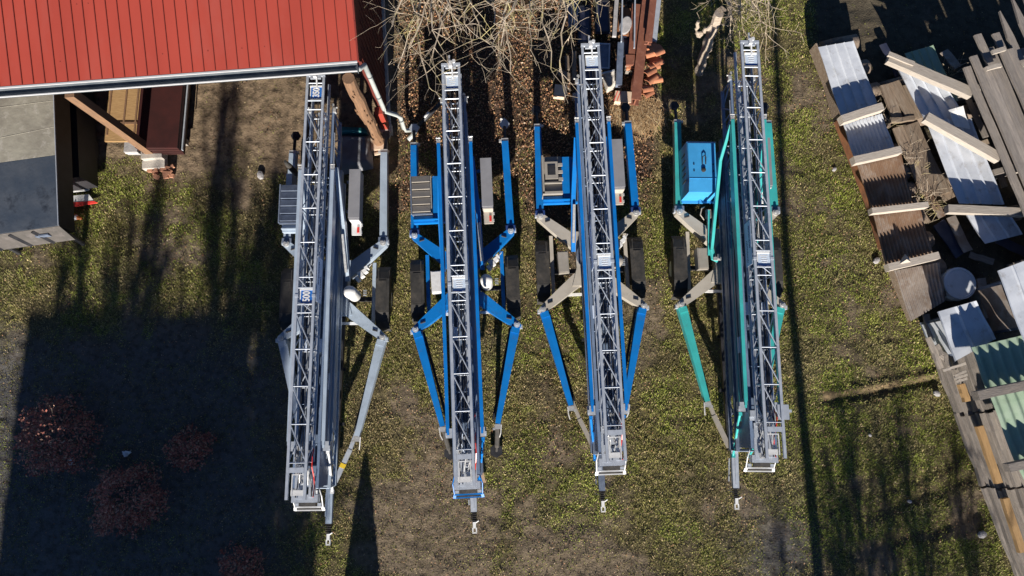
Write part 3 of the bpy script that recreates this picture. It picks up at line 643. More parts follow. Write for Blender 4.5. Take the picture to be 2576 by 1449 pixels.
# posts
q = sh(385, 385, .12); MB().beam((q[0], q[1], .14), (q[0], q[1], 3.12), .17, .17, up=(0, 1, 0)).build('post', M['orange_wood'], shed)
p = MB().box((q[0] + .04, q[1] + .02, .14), (.46, .40, .28)).box((q[0] + .02, q[1] - .27, .07), (.50, .18, .15)).beam((q[0] - .02, q[1] + .28, .2), (q[0] - .02, q[1] + .28, .58), .20, .12).build('post_footing', M['concrete'], shed)
r9 = random.Random(3); b = MB()
for k in range(14): b.box((q[0] + r9.uniform(-.1, .45), q[1] - .44 + r9.uniform(-.12, .1), .04 + r9.uniform(0, .05)), (r9.uniform(.06, .16), r9.uniform(.05, .11), .07), r9.uniform(0, 3))
b.build('brick_rubble', M['brick'], shed)
q = sh(956, 361, .06)
pts = [(q[0] + .012 * math.sin(i * 2.1), q[1] + .012 * math.cos(i * 1.7), .20 + i * .3) for i in range(11)]
b = MB().tube(pts, .135, 10, .115)
for i in range(18):
    t = r9.uniform(.3, 2.9); a = r9.uniform(-2.8, -.1); b.tube([(q[0] + .12 * math.cos(a), q[1] + .12 * math.sin(a), t), (q[0] + .15 * math.cos(a), q[1] + .15 * math.sin(a), t + .10)], .022, 5, .01)
b.build('post', M['orange_wood'], shed)
MB().box((q[0] - .01, q[1] - .02, .10), (.34, .36, .21)).box((q[0] + .02, q[1] - .22, .07), (.30, .10, .14)).beam((q[0] - .12, q[1] - .29, .17), (q[0] + .22, q[1] - .24, .17), .05, .03).build('post_footing', M['cream'], shed)
# downpipe on the corner
c0 = (.06, .09)
b = MB().tube([(-.06, -.09, 3.15), (-.02, -.05, 3.08), (c0[0], c0[1] - .03, 3.0), (c0[0], c0[1], 2.4), (c0[0], c0[1], 1.02), (c0[0] + .03, c0[1] - .01, .92), (c0[0] + .24, c0[1] - .05, .80), (c0[0] + .30, c0[1] - .08, .70), (c0[0] + .30, c0[1] - .13, .28), (c0[0] + .34, c0[1] - .15, .18), (c0[0] + .47, c0[1] - .12, .10)], .048, 12)
dp = b.build('downpipe', M['pipe'], shed, True)
b = MB()
for z in (2.5, 1.6, .6): b.lathe((c0[0] + (.30 if z < 1 else 0), c0[1] - (.09 if z < 1 else 0), z), [(.056, 0), (.056, .04)], 12)
b.build('pipe_clamp', M['gutter'], dp)

# things stored under the eave
def slab(u0, v0, u1, v1, z0, z1): a, bb = at(u0, v0, z1), at(u1, v1, z1); return ((a.x + bb.x) / 2, (a.y + bb.y) / 2, (z0 + z1) / 2), (abs(bb.x - a.x), abs(a.y - bb.y), z1 - z0)
c, d = slab(284, 130, 346, 355, .42, .50)
o = thing('panelled_timber', (c[0], c[1], 0), 'orange brown panelled wooden door lying flat under the red roof', 'door')
MB().box((0, 0, .46), (d[0], d[1], .05)).build('door_leaf', M['yellow_wood'], o)
b = MB()
for x in (-.22, .02, .20): b.box((x * d[0] * 1.9, .06, .495), (.035, d[1] * .92, .025))
for y in (-.3, .12, .42): b.box((.06, y * d[1], .493), (d[0] * .7, .05, .02))
b.build('door_moulding', M['orange_wood'], o)
b = MB(); b.beam((-.2, -d[1] * .25, .0), (-.2, -d[1] * .25, .43), .1, .1).beam((.2, -d[1] * .25, .0), (.2, -d[1] * .25, .43), .1, .1).beam((-.2, d[1] * .3, .0), (-.2, d[1] * .3, .43), .1, .1).beam((.2, d[1] * .3, 0), (.2, d[1] * .3, .43), .1, .1)
b.build('support_block', M['grey_wood'], o)
c, d = slab(362, 120, 444, 372, .30, .62)
o = thing('panel_stack', (c[0], c[1], 0), 'dark red brown stack of boards between the wooden door and the dirt floor', 'board stack')
for k in range(5): MB().box((.01 * (k % 2), .015 * (k % 3), .255 + k * .075), (d[0] - .012 * (k % 2), d[1], .068)).build('panel', M['panel_shaded'], o)
b = MB()
for y in (-.35, .3): b.box((0, y * d[1], .11), (d[0] * .9, .12, .23))
b.build('bearer', M['grey_wood'], o)
MB().box((d[0] / 2 + .035, 0, .42), (.03, d[1] * .98, .06)).build('edge_strip', M['galv'], o)
b = MB(); q = at(332, 370, .15); o = thing('concrete_block', (q.x, q.y, 0), 'small grey block on the ground in front of the wooden door', 'block')
b.box((0, 0, .10), (.30, .26, .20)).build('block_body', M['stone'], o); MB().box((0, -.135, .12), (.30, .016, .03)).build('block_edge', M['white_metal'], o)

# ---------------------------------------------------------------- covered trailer on the left
TS = at(147, 567, 1.65); TN = at(135, 232, 1.65); td = (TN - TS).normalized(); ta = math.atan2(td.y, td.x) - math.pi / 2
tr = thing('box_trailer', (TS.x, TS.y, 0), 'low covered trailer with a beige and blue grey top beside the shed', 'trailer', None, ta)
LW, LL = 2.4, 5.4
def tl(u, v, z): q = at(u, v, z); d = Vector((q.x - TS.x, q.y - TS.y)); return d.x * math.cos(ta) + d.y * math.sin(ta), -d.x * math.sin(ta) + d.y * math.cos(ta)
ym = tl(150, 388, 1.65)[1]
MB().box((-LW / 2, LL / 2, 1.37), (LW - .02, LL, .53)).build('trailer_body', M['trailer_dark'], tr)
b = MB().box((-LW / 2, (ym + LL) / 2, 1.645), (LW + .02, LL - ym, .02))
for i in range(3): b.tube([(-LW, ym + .55 + i * .63, 1.655), (-1.1, ym + .52 + i * .66, 1.657), (-.02, ym + .6 + i * .57, 1.655)], .004, 4)
b.build('cover', M['cover_beige'], tr)
b = MB().box((-LW / 2, ym / 2 - .003, 1.642), (LW + .02, ym - .006, .02))
b.build('cover', M['cover_dark'], tr)
MB().beam((0.002, 0, 1.652), (0.002, LL, 1.652), .014, .03).build('edge_strip', M['galv'], tr)
tg = MB().add([(-LW, -.01, 1.63), (0, -.01, 1.63), (.0, -.16, 1.12), (-LW, -.16, 1.12), (-LW, .0, 1.63), (0, .0, 1.63), (.0, -.12, 1.12), (-LW, -.12, 1.12)], [(0, 1, 2, 3)[::-1], (4, 5, 6, 7), (0, 4, 5, 1), (3, 2, 6, 7), (1, 5, 6, 2), (0, 3, 7, 4)]).build('tailgate', M['tailgate'], tr)
for x in (-.55, -1.0, -1.6): MB().beam((x, -.035, 1.60), (x + .13, -.165, 1.13), .06, .03).build('hinge_bar', M['dark'], tg)
MB().box((-.45, -.09, 1.42), (.26, .03, .12)).build('number_holder', M['galv_dark'], tg)
yb = tl(262, 475, 0)[1]; xb = tl(262, 475, 0)[0]
MB().box(((xb - LW) / 2 - .05, yb + 1.6, .48), (LW + xb, 3.2, .70)).build('shade_box', M['trailer_dark'], tr)  # added dark box standing in for the black shade below the trailer
MB().beam((-.5, .2, .95), (-.5, LL, .95), .12, .2).beam((-1.9, .2, .95), (-1.9, LL, .95), .12, .2).build('chassis', M['dark'], tr)
for y in (yb + .9, yb + 1.9):
    MB().xprism([(y + .3 * math.cos(t * math.pi / 9), .3 + .3 * math.sin(t * math.pi / 9)) for t in range(18)], xb - .25, xb - .06).build('wheel', M['black'], tr)
MB().tube([(-.5, .25, .95), (-.5, .1, .0)], .05, 8).build('prop_stand', M['dark'], tr)
MB().tube([(-1.9, .25, .95), (-1.9, .1, .0)], .05, 8).build('prop_stand', M['dark'], tr)

q = at(212, 505, .05); o = thing('barrier_board', (q.x, q.y, 0), 'red and white barrier board lying in the grass beside the trailer', 'barrier board', None, R(4))
w_ = MB().prism([(-.35, -.02), (.22, -.02), (.10, .14), (-.35, .13)], .03, .06).build('board', M['white'], o)
MB().prism([(-.35, -.14), (.30, -.07), (.22, -.025), (-.35, -.025)], .035, .068).build('red_stripe', M['sign_red'], o)
q = at(196, 548, .05); o = thing('traffic_cone', (q.x, q.y, 0), 'small orange cone lying half under the trailer edge', 'cone')
b = MB().tube([(-.12, .02, .08), (.10, -.02, .05)], .075, 10, .02).build('cone_body', M['orange'], o); MB().beam((-.14, .02, .09), (-.12, .02, .08), .2, .2).build('cone_base', M['orange'], o); MB().tube([(-.04, .006, .07), (0, -.002, .065)], .062, 10, .05).build('white_band', M['white'], o)
q = at(204, 470, .05); o = thing('window_frame', (q.x, q.y, 0), 'small white window frame lying at the edge of the trailer shadow', 'window frame', None, R(6))
for a_, b_ in (((-.17, .09), (.10, .09)), ((.10, .09), (.17, -.09)), ((-.17, -.09), (.17, -.09)), ((-.17, .09), (-.17, -.09))): MB().beam((*a_, .06), (*b_, .06), .035, .04).build('frame_bar', M['white'], o)
MB().box((0, -.005, .045), (.22, .12, .01)).build('pane', M['glass'], o)

# tarp heap at the corner post, beside the pale grey crane
def draped(name, pts, z, material, label, cat, amp=.05, n=16, seed=1):
    P = [at(u, v, z) for u, v in pts]; g = np.linspace(0, 1, n); s, t = np.meshgrid(g, g); s, t = s.ravel(), t.ravel()
    X = [(1 - s) * (1 - t) * P[0][i] + s * (1 - t) * P[1][i] + s * t * P[2][i] + (1 - s) * t * P[3][i] for i in (0, 1)]
    e = np.minimum(np.minimum(s, 1 - s), np.minimum(t, 1 - t)); Z = z * np.clip(e * 7, .06, 1) ** .5 + (fbm(X[0], X[1], 3.0, seed) - .5) * amp * 2 * np.clip(e * 6, 0, 1)
    i = np.arange(n * n).reshape(n, n); F = np.stack([i[1:, :-1], i[1:, 1:], i[:-1, 1:], i[:-1, :-1]], -1).reshape(-1, 4)
    o = np_mesh(name, np.stack([X[0], X[1], Z + .02], 1), F, material)
    for p in o.data.polygons: p.use_smooth = True
    return tag(o, label, cat) if label else o
q = at(890, 375, 0); o = thing('tarp_heap', (0, 0, 0), 'grey tarp with a teal top edge spread over a heap behind the corner post', 'tarp')
t1 = draped('tarp_sheet', [(848, 330), (930, 332), (934, 415), (852, 432)], .35, M['tarp_grey'], None, None, .08, 22, 4); t1.parent = o
t2 = draped('tarp_edge', [(846, 316), (928, 318), (930, 336), (846, 334)], .30, M['tarp_teal'], None, None, .05, 10, 8); t2.parent = o

# white drain pipe on the ground between shed and blue crane
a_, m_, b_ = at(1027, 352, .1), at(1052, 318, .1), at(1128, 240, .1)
o = thing('drain_pipe', (a_.x, a_.y, 0), 'white drain pipe with its shaded length painted dark, on leaves between shed corner and blue crane', 'pipe')
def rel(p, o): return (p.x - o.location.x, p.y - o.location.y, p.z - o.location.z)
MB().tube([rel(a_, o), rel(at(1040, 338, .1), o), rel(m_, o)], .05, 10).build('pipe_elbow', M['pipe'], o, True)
MB().tube([rel(at(1050, 318, .1), o), rel(b_, o)], .05, 10).build('shaded_pipe', M['dark'], o, True)  # white pipe where it lies in shadow, the shade painted as dark colour
MB().tube([rel(at(1068, 298, .1), o), rel(at(1080, 285, .1), o)], .056, 10).build('sunlit_stretch', M['white_metal'], o, True)  # sunlit bit of the white pipe, painted as a pale ring

# ---------------------------------------------------------------- covered stacks on the right
def sheet(name, corners, material, label, cat='metal sheet', kind='corr', n=12, amp=.016, group=None, sag=.02):
    """bent sheet between four corners (u, v, z): two along the head, two along the foot; ribs run head to foot"""
    P = [at(*c) for c in corners]; o0 = sum(P, Vector()) / 4
    m = n * 8 if kind == 'corr' else n * 10; rows = 9
    V = []; F = []
    for layer in (0, 1):
        for j in range(rows):
            t = j / (rows - 1)
            for i in range(m + 1):
                s_ = i / m
                p = (P[0] * (1 - s_) + P[1] * s_) * (1 - t) + (P[3] * (1 - s_) + P[2] * s_) * t
                if kind == 'corr': dz = amp * math.sin(2 * math.pi * n * s_)
                else:
                    ph = (s_ * n) % 1.0; dz = amp * (1.0 if ph < .08 or ph > .92 else .0)
                dz += sag * math.sin(2.3 * t * math.pi + s_ * 2.1) * .5
                V.append(p - o0 + Vector((0, 0, dz - .006 * layer)))
    K = rows * (m + 1)
    for j in range(rows - 1):
        for i in range(m):
            a = j * (m + 1) + i; F.append((a + m + 1, a + m + 2, a + 1, a)); F.append((K + a, K + a + 1, K + a + m + 2, K + a + m + 1))
    bd = [j * (m + 1) for j in range(rows)] + [(rows - 1) * (m + 1) + i for i in range(1, m + 1)] + [j * (m + 1) + m for j in range(rows - 2, -1, -1)] + [i for i in range(m - 1, 0, -1)]
    for a, b2 in zip(bd, bd[1:] + bd[:1]): F.append((a, K + a, K + b2, b2))
    me = bpy.data.meshes.new(name); me.from_pydata([tuple(v) for v in V], [], F); me.materials.append(material); me.update()
    o = bpy.data.objects.new(name, me); COL.objects.link(o); o.location = o0
    return tag(o, label, cat, group)
def plank(name, a, b, w, h, material, label=None, cat='plank', group=None, parent=None, seed=0, tip=0.0, rough=.006, split=False):
    """sawn board from world point a to b (top face centre line), with slightly uneven edges"""
    a, b = Vector(a), Vector(b); L = (b - a).length; r = random.Random(seed * 31 + int(L * 100)); n = max(4, int(L / .35)); V = []; F = []
    for i in range(n + 1):
        x = L * i / n; dw = r.uniform(-rough, rough); dz = r.uniform(-rough, rough) * .5; ww = w
        if tip and i == 0: ww = .02
        if tip and i == 0: x = -tip
        V += [(x, -ww / 2 + dw, -h + dz), (x, ww / 2 + dw, -h + dz), (x, ww / 2 + dw, dz), (x, -ww / 2 + dw, dz)]
        if i:
            k = (i - 1) * 4
            for q in range(4): F.append((k + q, k + (q + 1) % 4, k + 4 + (q + 1) % 4, k + 4 + q))
    F.append((3, 2, 1, 0)); k = n * 4; F.append((k, k + 1, k + 2, k + 3))
    me = bpy.data.meshes.new(name); me.from_pydata(V, [], [f[::-1] for f in F]); me.materials.append(material); me.update()
    o = bpy.data.objects.new(name, me); COL.objects.link(o); o.parent = parent
    d = (b - a).normalized(); y = Vector((0, 0, 1)).cross(d).normalized(); z = d.cross(y)
    o.matrix_world = Matrix((( d.x, y.x, z.x, a.x), (d.y, y.y, z.y, a.y), (d.z, y.z, z.z, a.z), (0, 0, 0, 1)))
    return tag(o, label, cat, group) if label else o

ZW = .50
sheet('metal_sheet', [(2056, 119, ZW), (2145, 104, ZW), (2206, 264, ZW), (2116, 300, ZW)], M['sheet_white'], 'white ribbed metal sheet at the top end of the left covered row', kind='seam', n=4, amp=.03)
sheet('corrugated_sheet', [(2121, 313, ZW), (2218, 286, ZW), (2250, 370, ZW), (2148, 398, ZW)], M['sheet_white'], 'short whitish corrugated sheet between the first two planks of the left row', n=11, amp=.02)
sheet('corrugated_sheet', [(2152, 404, ZW), (2266, 383, ZW), (2298, 516, ZW), (2194, 532, ZW)], M['sheet_rust'], 'rust brown corrugated sheet between the second and third planks of the left row', n=13, amp=.022)
sheet('corrugated_sheet', [(2196, 537, ZW), (2314, 522, ZW), (2348, 640, ZW), (2230, 676, ZW)], M['sheet_rust'], 'rusty corrugated sheet with pale edges above the plank with a folded scrap', n=13, amp=.022)
sheet('corrugated_sheet', [(2249, 681, ZW - .03), (2363, 660, ZW - .03), (2378, 757, ZW - .03), (2291, 808, ZW - .03)], M['sheet_greybrown'], 'grey brown corrugated sheet at the lower end of the left row by the drum', n=12, amp=.022)
for i, (a, bb, w, h, lab) in enumerate((((2119, 299), (2222, 266), .17, .20, 'grey beam across the foot of the white ribbed sheet'), ((2150, 402), (2268, 376), .16, .20, 'pale speckled plank across the foot of the short whitish sheet'), ((2194, 529), (2336, 514), .12, .18, 'thin pale plank across the foot of the rust brown sheet'), ((2236, 672), (2364, 642), .15, .18, 'pale beam with a folded scrap on it beside the drum'))):
    plank('plank', at(*a, ZW + h + .07), at(*bb, ZW + h + .07), w, h, M['pale_wood'], lab, 'plank', 'planks weighing down the left row', seed=i)
q = at(2278, 655, ZW + .22)
MB().add([(q.x - .17, q.y - .10, ZW + .24), (q.x + .12, q.y - .05, ZW + .24), (q.x + .0, q.y + .13, ZW + .25), (q.x - .03, q.y - .0, ZW + .33), (q.x - .17, q.y - .10, ZW + .21), (q.x + .12, q.y - .05, ZW + .21), (q.x, q.y + .13, ZW + .21)],
         [(0, 1, 3), (1, 2, 3), (2, 0, 3), (6, 5, 4), (0, 4, 5, 1), (1, 5, 6, 2), (2, 6, 4, 0)])
sc_ = MB().add([(-.17, -.10, .03), (.12, -.05, .03), (.0, .13, .04), (-.03, 0, .12), (-.17, -.10, 0), (.12, -.05, 0), (0, .13, 0)], [(0, 1, 3), (1, 2, 3), (2, 0, 3), (6, 5, 4), (0, 4, 5, 1), (1, 5, 6, 2), (2, 6, 4, 0)]).build('folded_scrap', M['pale_wood']); sc_.location = (q.x, q.y, ZW + .205)
tag(sc_, 'folded triangular scrap lying on the lowest plank of the left row', 'scrap')
# rusty iron strip along the west edge of that row
def strip(pts, z0, z1, material, name, label, cat):
    o = MB(); P = [at(u, v, (z0 + z1) / 2) for u, v in pts]; o0 = P[0]
    for a, c in zip(P, P[1:]): o.beam(a - o0, c - o0, .05, z1 - z0)
    o = o.build(name, material); o.location = o0; return tag(o, label, cat)
strip([(2046, 118), (2082, 210), (2108, 300)], .06, .40, M['brown_wood'], 'edge_board', 'dark brown edge board on the west side of the white ribbed sheet', 'board')
strip([(2108, 302), (2150, 410), (2190, 515), (2222, 625)], .10, .42, M['rust'], 'iron_strip', 'rusty orange iron strip along the west edge of the left row', 'iron strip')
strip([(2098, 250), (2124, 318), (2165, 440), (2200, 548), (2232, 660), (2290, 806)], -.02, .14, M['brown_wood'], 'sill_beam', 'brown beam on the grass along the foot of the left row', 'beam')
r5 = random.Random(8)
LOGP = [(2075, 125), (2100, 190), (2125, 250), (2150, 330), (2180, 400), (2200, 455), (2215, 500), (2240, 575), (2260, 625), (2285, 695), (2310, 750)]
pos_words = ['first', 'second', 'third', 'fourth', 'fifth', 'sixth', 'seventh', 'eighth', 'ninth', 'tenth', 'eleventh', 'twelfth', 'thirteenth', 'fourteenth', 'fifteenth', 'sixteenth', 'seventeenth', 'eighteenth']
proto_log = None
for i, (u, v) in enumerate(LOGP):
    q = at(u, v, .18)
    if proto_log is None:
        L0 = MB().tube([(0, 0, 0), (.35, .01, .01), (.8, 0, 0)], .19, 10, .18).build('log', M['bark'], None, True); proto_log = L0; o = L0
    else:
        o = proto_log.copy(); COL.objects.link(o)
    o.location = (q.x + r5.uniform(-.08, -.02), q.y, .185); o.rotation_euler = (r5.uniform(0, 6), 0, R(16 + r5.uniform(-3, 3)))
    tag(o, '%s log from the top under the left row of metal sheets' % pos_words[i], 'log', 'logs carrying the left row')

# middle row
ZM = .62
sheet('metal_sheet', [(2274, 135, ZM), (2345, 115, ZM + .02), (2409, 254, ZM), (2330, 270, ZM)], M['sheet_green'], 'green and white ribbed sheet end above the uppermost long beam', kind='seam', n=4, amp=.03)
sheet('metal_sheet', [(2252, 168, ZM + .05), (2372, 205, ZM + .05), (2428, 300, ZM + .05), (2322, 300, ZM + .05)], M['sheet_white'], 'white ribbed sheet between the two long slanting beams', kind='seam', n=4, amp=.03)
sheet('metal_sheet', [(2324, 300, ZM + .08), (2440, 300, ZM + .08), (2524, 515, ZM + .08), (2409, 512, ZM + .08)], M['sheet_white'], 'long white ribbed sheet below the second slanting beam', kind='seam', n=4, amp=.035)
sheet('metal_sheet', [(2413, 520, ZM + .03), (2528, 520, ZM + .03), (2570, 590, ZM + .03), (2475, 614, ZM + .03)], M['sheet_white'], 'white sheet end below the third beam, in blue shade', kind='seam', n=3, amp=.03)
sheet('metal_sheet', [(2385, 277, ZM + .16), (2422, 267, ZM + .16), (2440, 325, ZM + .12), (2402, 318, ZM + .12)], M['white'], 'small clean white sheet piece just above the second slanting beam', kind='seam', n=2, amp=.01)
for i, (a, bb, w, h, lab) in enumerate((((2238, 143), (2448, 232), .22, .15, 'uppermost long slanting beam in the middle row'), ((2332, 292), (2518, 396), .20, .15, 'second long slanting beam in the middle row, ending by the board stack'), ((2386, 524), (2580, 533), .17, .15, 'third beam of the middle row, lying almost level'))):
    plank('beam', at(*a, ZM + .32), at(*bb, ZM + .32), w, h, M['pale_wood'], lab, 'beam', 'beams lying across the middle row', seed=40 + i)
    if i == 0: plank('beam', at(2236, 134, ZM + .36), at(2300, 160, ZM + .36), .10, .06, M['pale_wood'], 'short pale offcut on the upper left end of the uppermost slanting beam', 'beam', seed=77)
# brown boards between the rows
for i, (a, bb, w, z, lab) in enumerate((((2228, 212), (2262, 305), .24, .44, 'left brown board of the small pile between the covered rows'), ((2250, 205), (2296, 300), .24, .46, 'middle brown board of the small pile between the covered rows'), ((2272, 215), (2308, 300), .22, .43, 'right brown board of the small pile, half under the white sheet'), ((2262, 318), (2334, 480), .30, .40, 'long mossy brown board below the dark slot between the rows'), ((2290, 312), (2372, 488), .34, .42, 'broad brown board beside the long white sheet'), ((2330, 400), (2392, 500), .26, .38, 'short brown board end near the third beam'), ((2240, 302), (2302, 296), .10, .48, 'short cross batten with a bright edge on the brown boards'))):
    plank('board', at(*a, z), at(*bb, z), w, .05 if i != 6 else .10, M['brown_wood'], lab, 'board', 'brown boards between the rows', seed=60 + i, rough=.012)
for i, (u, v) in enumerate(((2255, 225), (2300, 310), (2360, 470), (2290, 180), (2400, 300), (2450, 430), (2500, 560))):
    q = at(u, v, .2); o = proto_log.copy(); COL.objects.link(o); o.location = (q.x - .3, q.y, .185); o.rotation_euler = (i, 0, R(15)); o.scale = (1.1, 1, 1)
    tag(o, '%s log from the top under the middle row of sheets' % pos_words[i], 'log', 'logs under the middle row')

r8 = random.Random(15)
SCR = [((2322, 470), (2372, 545), .16, .30, 'sheet_rust', 'rusty scrap strip below the broad brown board'), ((2362, 560), (2420, 640), .30, .22, 'slate', 'dark blue sheet scrap lying low between third beam and drum'), ((2392, 545), (2436, 632), .20, .26, 'sheet_greybrown', 'grey brown scrap board beside the dark blue sheet scrap'), ((2300, 500), (2336, 560), .10, .36, 'brown_wood', 'thin brown lath at the right end of the third plank'), ((2440, 640), (2500, 660), .14, .25, 'grey_wood', 'short grey board lying level below the middle sheets'), ((2476, 352), (2530, 470), .15, .50, 'brown_wood', 'brown board beside the tall stack, right of the long white sheet'), ((2436, 250), (2480, 345), .13, .45, 'grey_wood', 'grey board in the gap left of the tall stack'), ((2222, 110), (2262, 190), .16, .16, 'slate', 'dark sheet scrap on the ground above the brown boards'), ((2375, 128), (2410, 170), .20, .30, 'sheet_greybrown', 'small grey sheet scrap right of the green sheet end'), ((2205, 420), (2250, 425), .10, .05, 'brown_wood', 'lath end poking out under the rust brown sheet'), ((2468, 700), (2490, 800), .18, .40, 'sheet_greybrown', 'grey brown strip between the folded sheet and the bright sheet'), ((2330, 790), (2345, 850), .14, .30, 'grey_wood', 'short grey board under the left edge of the folded sheet'), ((2510, 600), (2590, 640), .20, .35, 'slate', 'dark sheet scrap at the right edge above the bright sheet')]
for i, (a, bb, w, z, m, lab) in enumerate(SCR): plank('scrap_board', at(*a, z), at(*bb, z + r8.uniform(-.04, .06)), w, .03, M[m], lab, 'scrap', seed=500 + i, rough=.012)
for i, (u, v, nn_, lab) in enumerate(((2340, 495, 60, 'dry tangle of weeds between the two covered rows, lower part'), (2300, 400, 40, 'dry weeds beside the rust brown sheet'), (2405, 172, 26, 'small dry weed tuft at the left edge of the tall stack'), (2215, 300, 30, 'dry weeds at the right end of the first beam'))):
    q = at(u, v, .4); b = MB(); rr = random.Random(i)
    for k in range(nn_):
        a_ = rr.uniform(0, 6.28); p = Vector((rr.gauss(0, .14), rr.gauss(0, .2), -.3)); b.tube([p, p + Vector((math.cos(a_) * .08, math.sin(a_) * .08, rr.uniform(.2, .4))), p + Vector((math.cos(a_) * rr.uniform(.1, .3), math.sin(a_) * rr.uniform(.1, .3), rr.uniform(.25, .5)))], .006, 4, .003)
    o = b.build('dry_weed', M['twig']); o.location = q; tag(o, lab, 'weed')
# tall stack of grey boards at the top right
ZR = 1.1; A0 = at(2418, 160, ZR); A1 = at(2512, 383, ZR); dd = (A1 - A0).normalized(); pp = Vector((-dd.y, dd.x, 0)) * 1.0
if pp.x < 0: pp = -pp
heads = [.10, -.02, .34, -.38, .02, -.18, .28, -.30, .42, -.42, -.05, -.46, .05, -.2]
for i in range(14):
    s = A0 + pp * (.09 + i * .165) + dd * (heads[i] - .05 * i)
    e = A0 + pp * (.09 + i * .165) + dd * (5.0 - .2 * (i % 3))
    lift = Vector((0, 0, .03 * ((i * 7) % 4)))
    plank('board', s + lift, e + lift, .158, .05, M['grey_wood'], 'weathered grey %sboard, %s from the left edge of the tall board stack' % ('pointed ' if i in (7, 9, 11, 13) else '', pos_words[i]), 'board', 'boards of the tall grey stack', seed=90 + i, tip=.26 if i in (7, 9, 11, 13) else 0, rough=.008)
for lv in range(3):
    for j, off in enumerate((.5, 2.4, 4.4)):
        s = A0 + dd * off + pp * .04; plank('bearer', (s.x, s.y, .22 + lv * .25), (s.x + pp.x * 2.2, s.y + pp.y * 2.2, .22 + lv * .25), .12, .22, M['grey_wood'], 'thick grey bearer, %s up, at the %s of the tall board stack' % (('lowest', 'middle', 'highest')[lv], ('head', 'middle', 'foot')[j]), 'bearer', 'bearers under the tall stack', seed=lv * 3 + j)
for i, (dx, dy, L) in enumerate(((.35, .60, .34), (.62, .28, .30), (1.15, .72, .5))):
    s = A0 + pp * dx + dd * (dy - .3); plank('batten', s + Vector((0, 0, .16)), s + pp * L + Vector((0, 0, .16)), .09, .06, M['pale_wood'], ('short pale batten on the left boards of the tall stack', 'short pale batten near a dark gap in the tall stack', 'longer pale batten below a pointed board of the tall stack')[i], 'batten', seed=i)

# drum, white sheets, green sheets
q = at(2416, 712, .42)
o = thing('round_drum', (q.x, q.y, 0), 'round white plastic drum standing in shade beside the corrugated row', 'drum')
MB().lathe((0, 0, 0), [(.30, 0), (.33, .03), (.34, .20), (.355, .22), (.34, .24), (.33, .38)], 28).build('drum_body', M['white'], o, True)
MB().lathe((0, 0, .39), [(.345, -.03), (.345, .015), (.30, .02), (.29, .008), (.01, .012)], 28).build('drum_lid', M['sheet_white'], o)
sheet('metal_sheet', [(2356, 785, .9), (2453, 757, .9), (2503, 853, .9), (2400, 910, .9)], M['sheet_white'], 'white folded sheet below the drum, mostly in blue shade', kind='seam', n=2, amp=.03)
q = at(2428, 835, .85); b = thing('metal_cabinet', (q.x, q.y, 0), 'dark cabinet carrying the white folded sheet below the drum', 'cabinet', None, R(17))
MB().box((0, 0, .43), (.62, .80, .84)).build('cabinet_body', M['galv_dark'], b); MB().box((-.32, 0, .43), (.012, .7, .7)).build('cabinet_door', M['sheet_white'], b)
sheet('metal_sheet', [(2508, 682, 1.3), (2620, 640, 1.3), (2690, 800, 1.3), (2575, 862, 1.3)], M['sheet_white'], 'bright white metal sheet at the right edge above the green sheets', kind='seam', n=3, amp=.015)
q = at(2590, 755, 1.25); b = thing('metal_cabinet', (q.x, q.y, 0), 'dark cabinet under the bright white sheet at the right edge', 'cabinet', None, R(17))
MB().box((.05, 0, .60), (.70, 1.0, 1.18)).build('cabinet_body', M['galv_dark'], b); MB().box((-.31, 0, .6), (.012, .9, 1.0)).build('cabinet_door', M['sheet_greybrown'], b)
sheet('corrugated_sheet', [(2444, 874, 1.2), (2620, 832, 1.2), (2660, 950, 1.2), (2484, 990, 1.2)], M['sheet_green'], 'green corrugated sheet above the grey cross plank', n=7, amp=.028)
sheet('corrugated_sheet', [(2492, 1000, 1.2), (2660, 962, 1.2), (2740, 1130, 1.2), (2556, 1172, 1.2)], M['sheet_green'], 'green corrugated sheet below the grey cross plank', n=7, amp=.028)
sheet('corrugated_sheet', [(2560, 1175, 1.18), (2730, 1140, 1.18), (2790, 1300, 1.18), (2640, 1340, 1.18)], M['sheet_green'], 'lowest green corrugated sheet at the right edge', n=7, amp=.028)
plank('plank', at(2462, 996, 1.48), at(2640, 956, 1.48), .17, .20, M['grey_wood'], 'grey plank across the foot of the upper green sheet', 'plank', seed=5)
plank('plank', at(2540, 1178, 1.44), at(2700, 1140, 1.44), .15, .18, M['grey_wood'], 'grey plank across the foot of the lower green sheet', 'plank', seed=6)

# long lumber stack along the right edge
B0 = at(2325, 838, .05); B1 = at(2553, 1449, .05); ld = (B1 - B0).normalized(); lp = Vector((-ld.y, ld.x, 0))
if lp.x < 0: lp = -lp
TOT = (B1 - B0).length + 1.2; nn = 0; r6 = random.Random(12)
SEGS = [(0.35, 1.75), (1.80, 3.32), (3.36, 5.2), (5.24, 7.0)]
for lay in range(7):
    for si, (s0, s1) in enumerate(SEGS):
        s0 += r6.uniform(-.05, .05) if si else r6.uniform(-.30, .25); s1 += r6.uniform(-.03, .03)
        if s1 > TOT: s1 = TOT
        off = .06 + .035 * lay + r6.uniform(-.02, .02); z = .115 * (lay + 1)
        plank('lumber_board', B0 + ld * s0 + lp * off + Vector((0, 0, z - .05)), B0 + ld * s1 + lp * off + Vector((0, 0, z - .05)), .13, .095, M['grey_wood'],
              'grey board on west face of lumber stack, %s layer, %s length from top' % (pos_words[lay], pos_words[si]), 'board', 'boards of the long lumber stack', seed=200 + nn, rough=.02); nn += 1
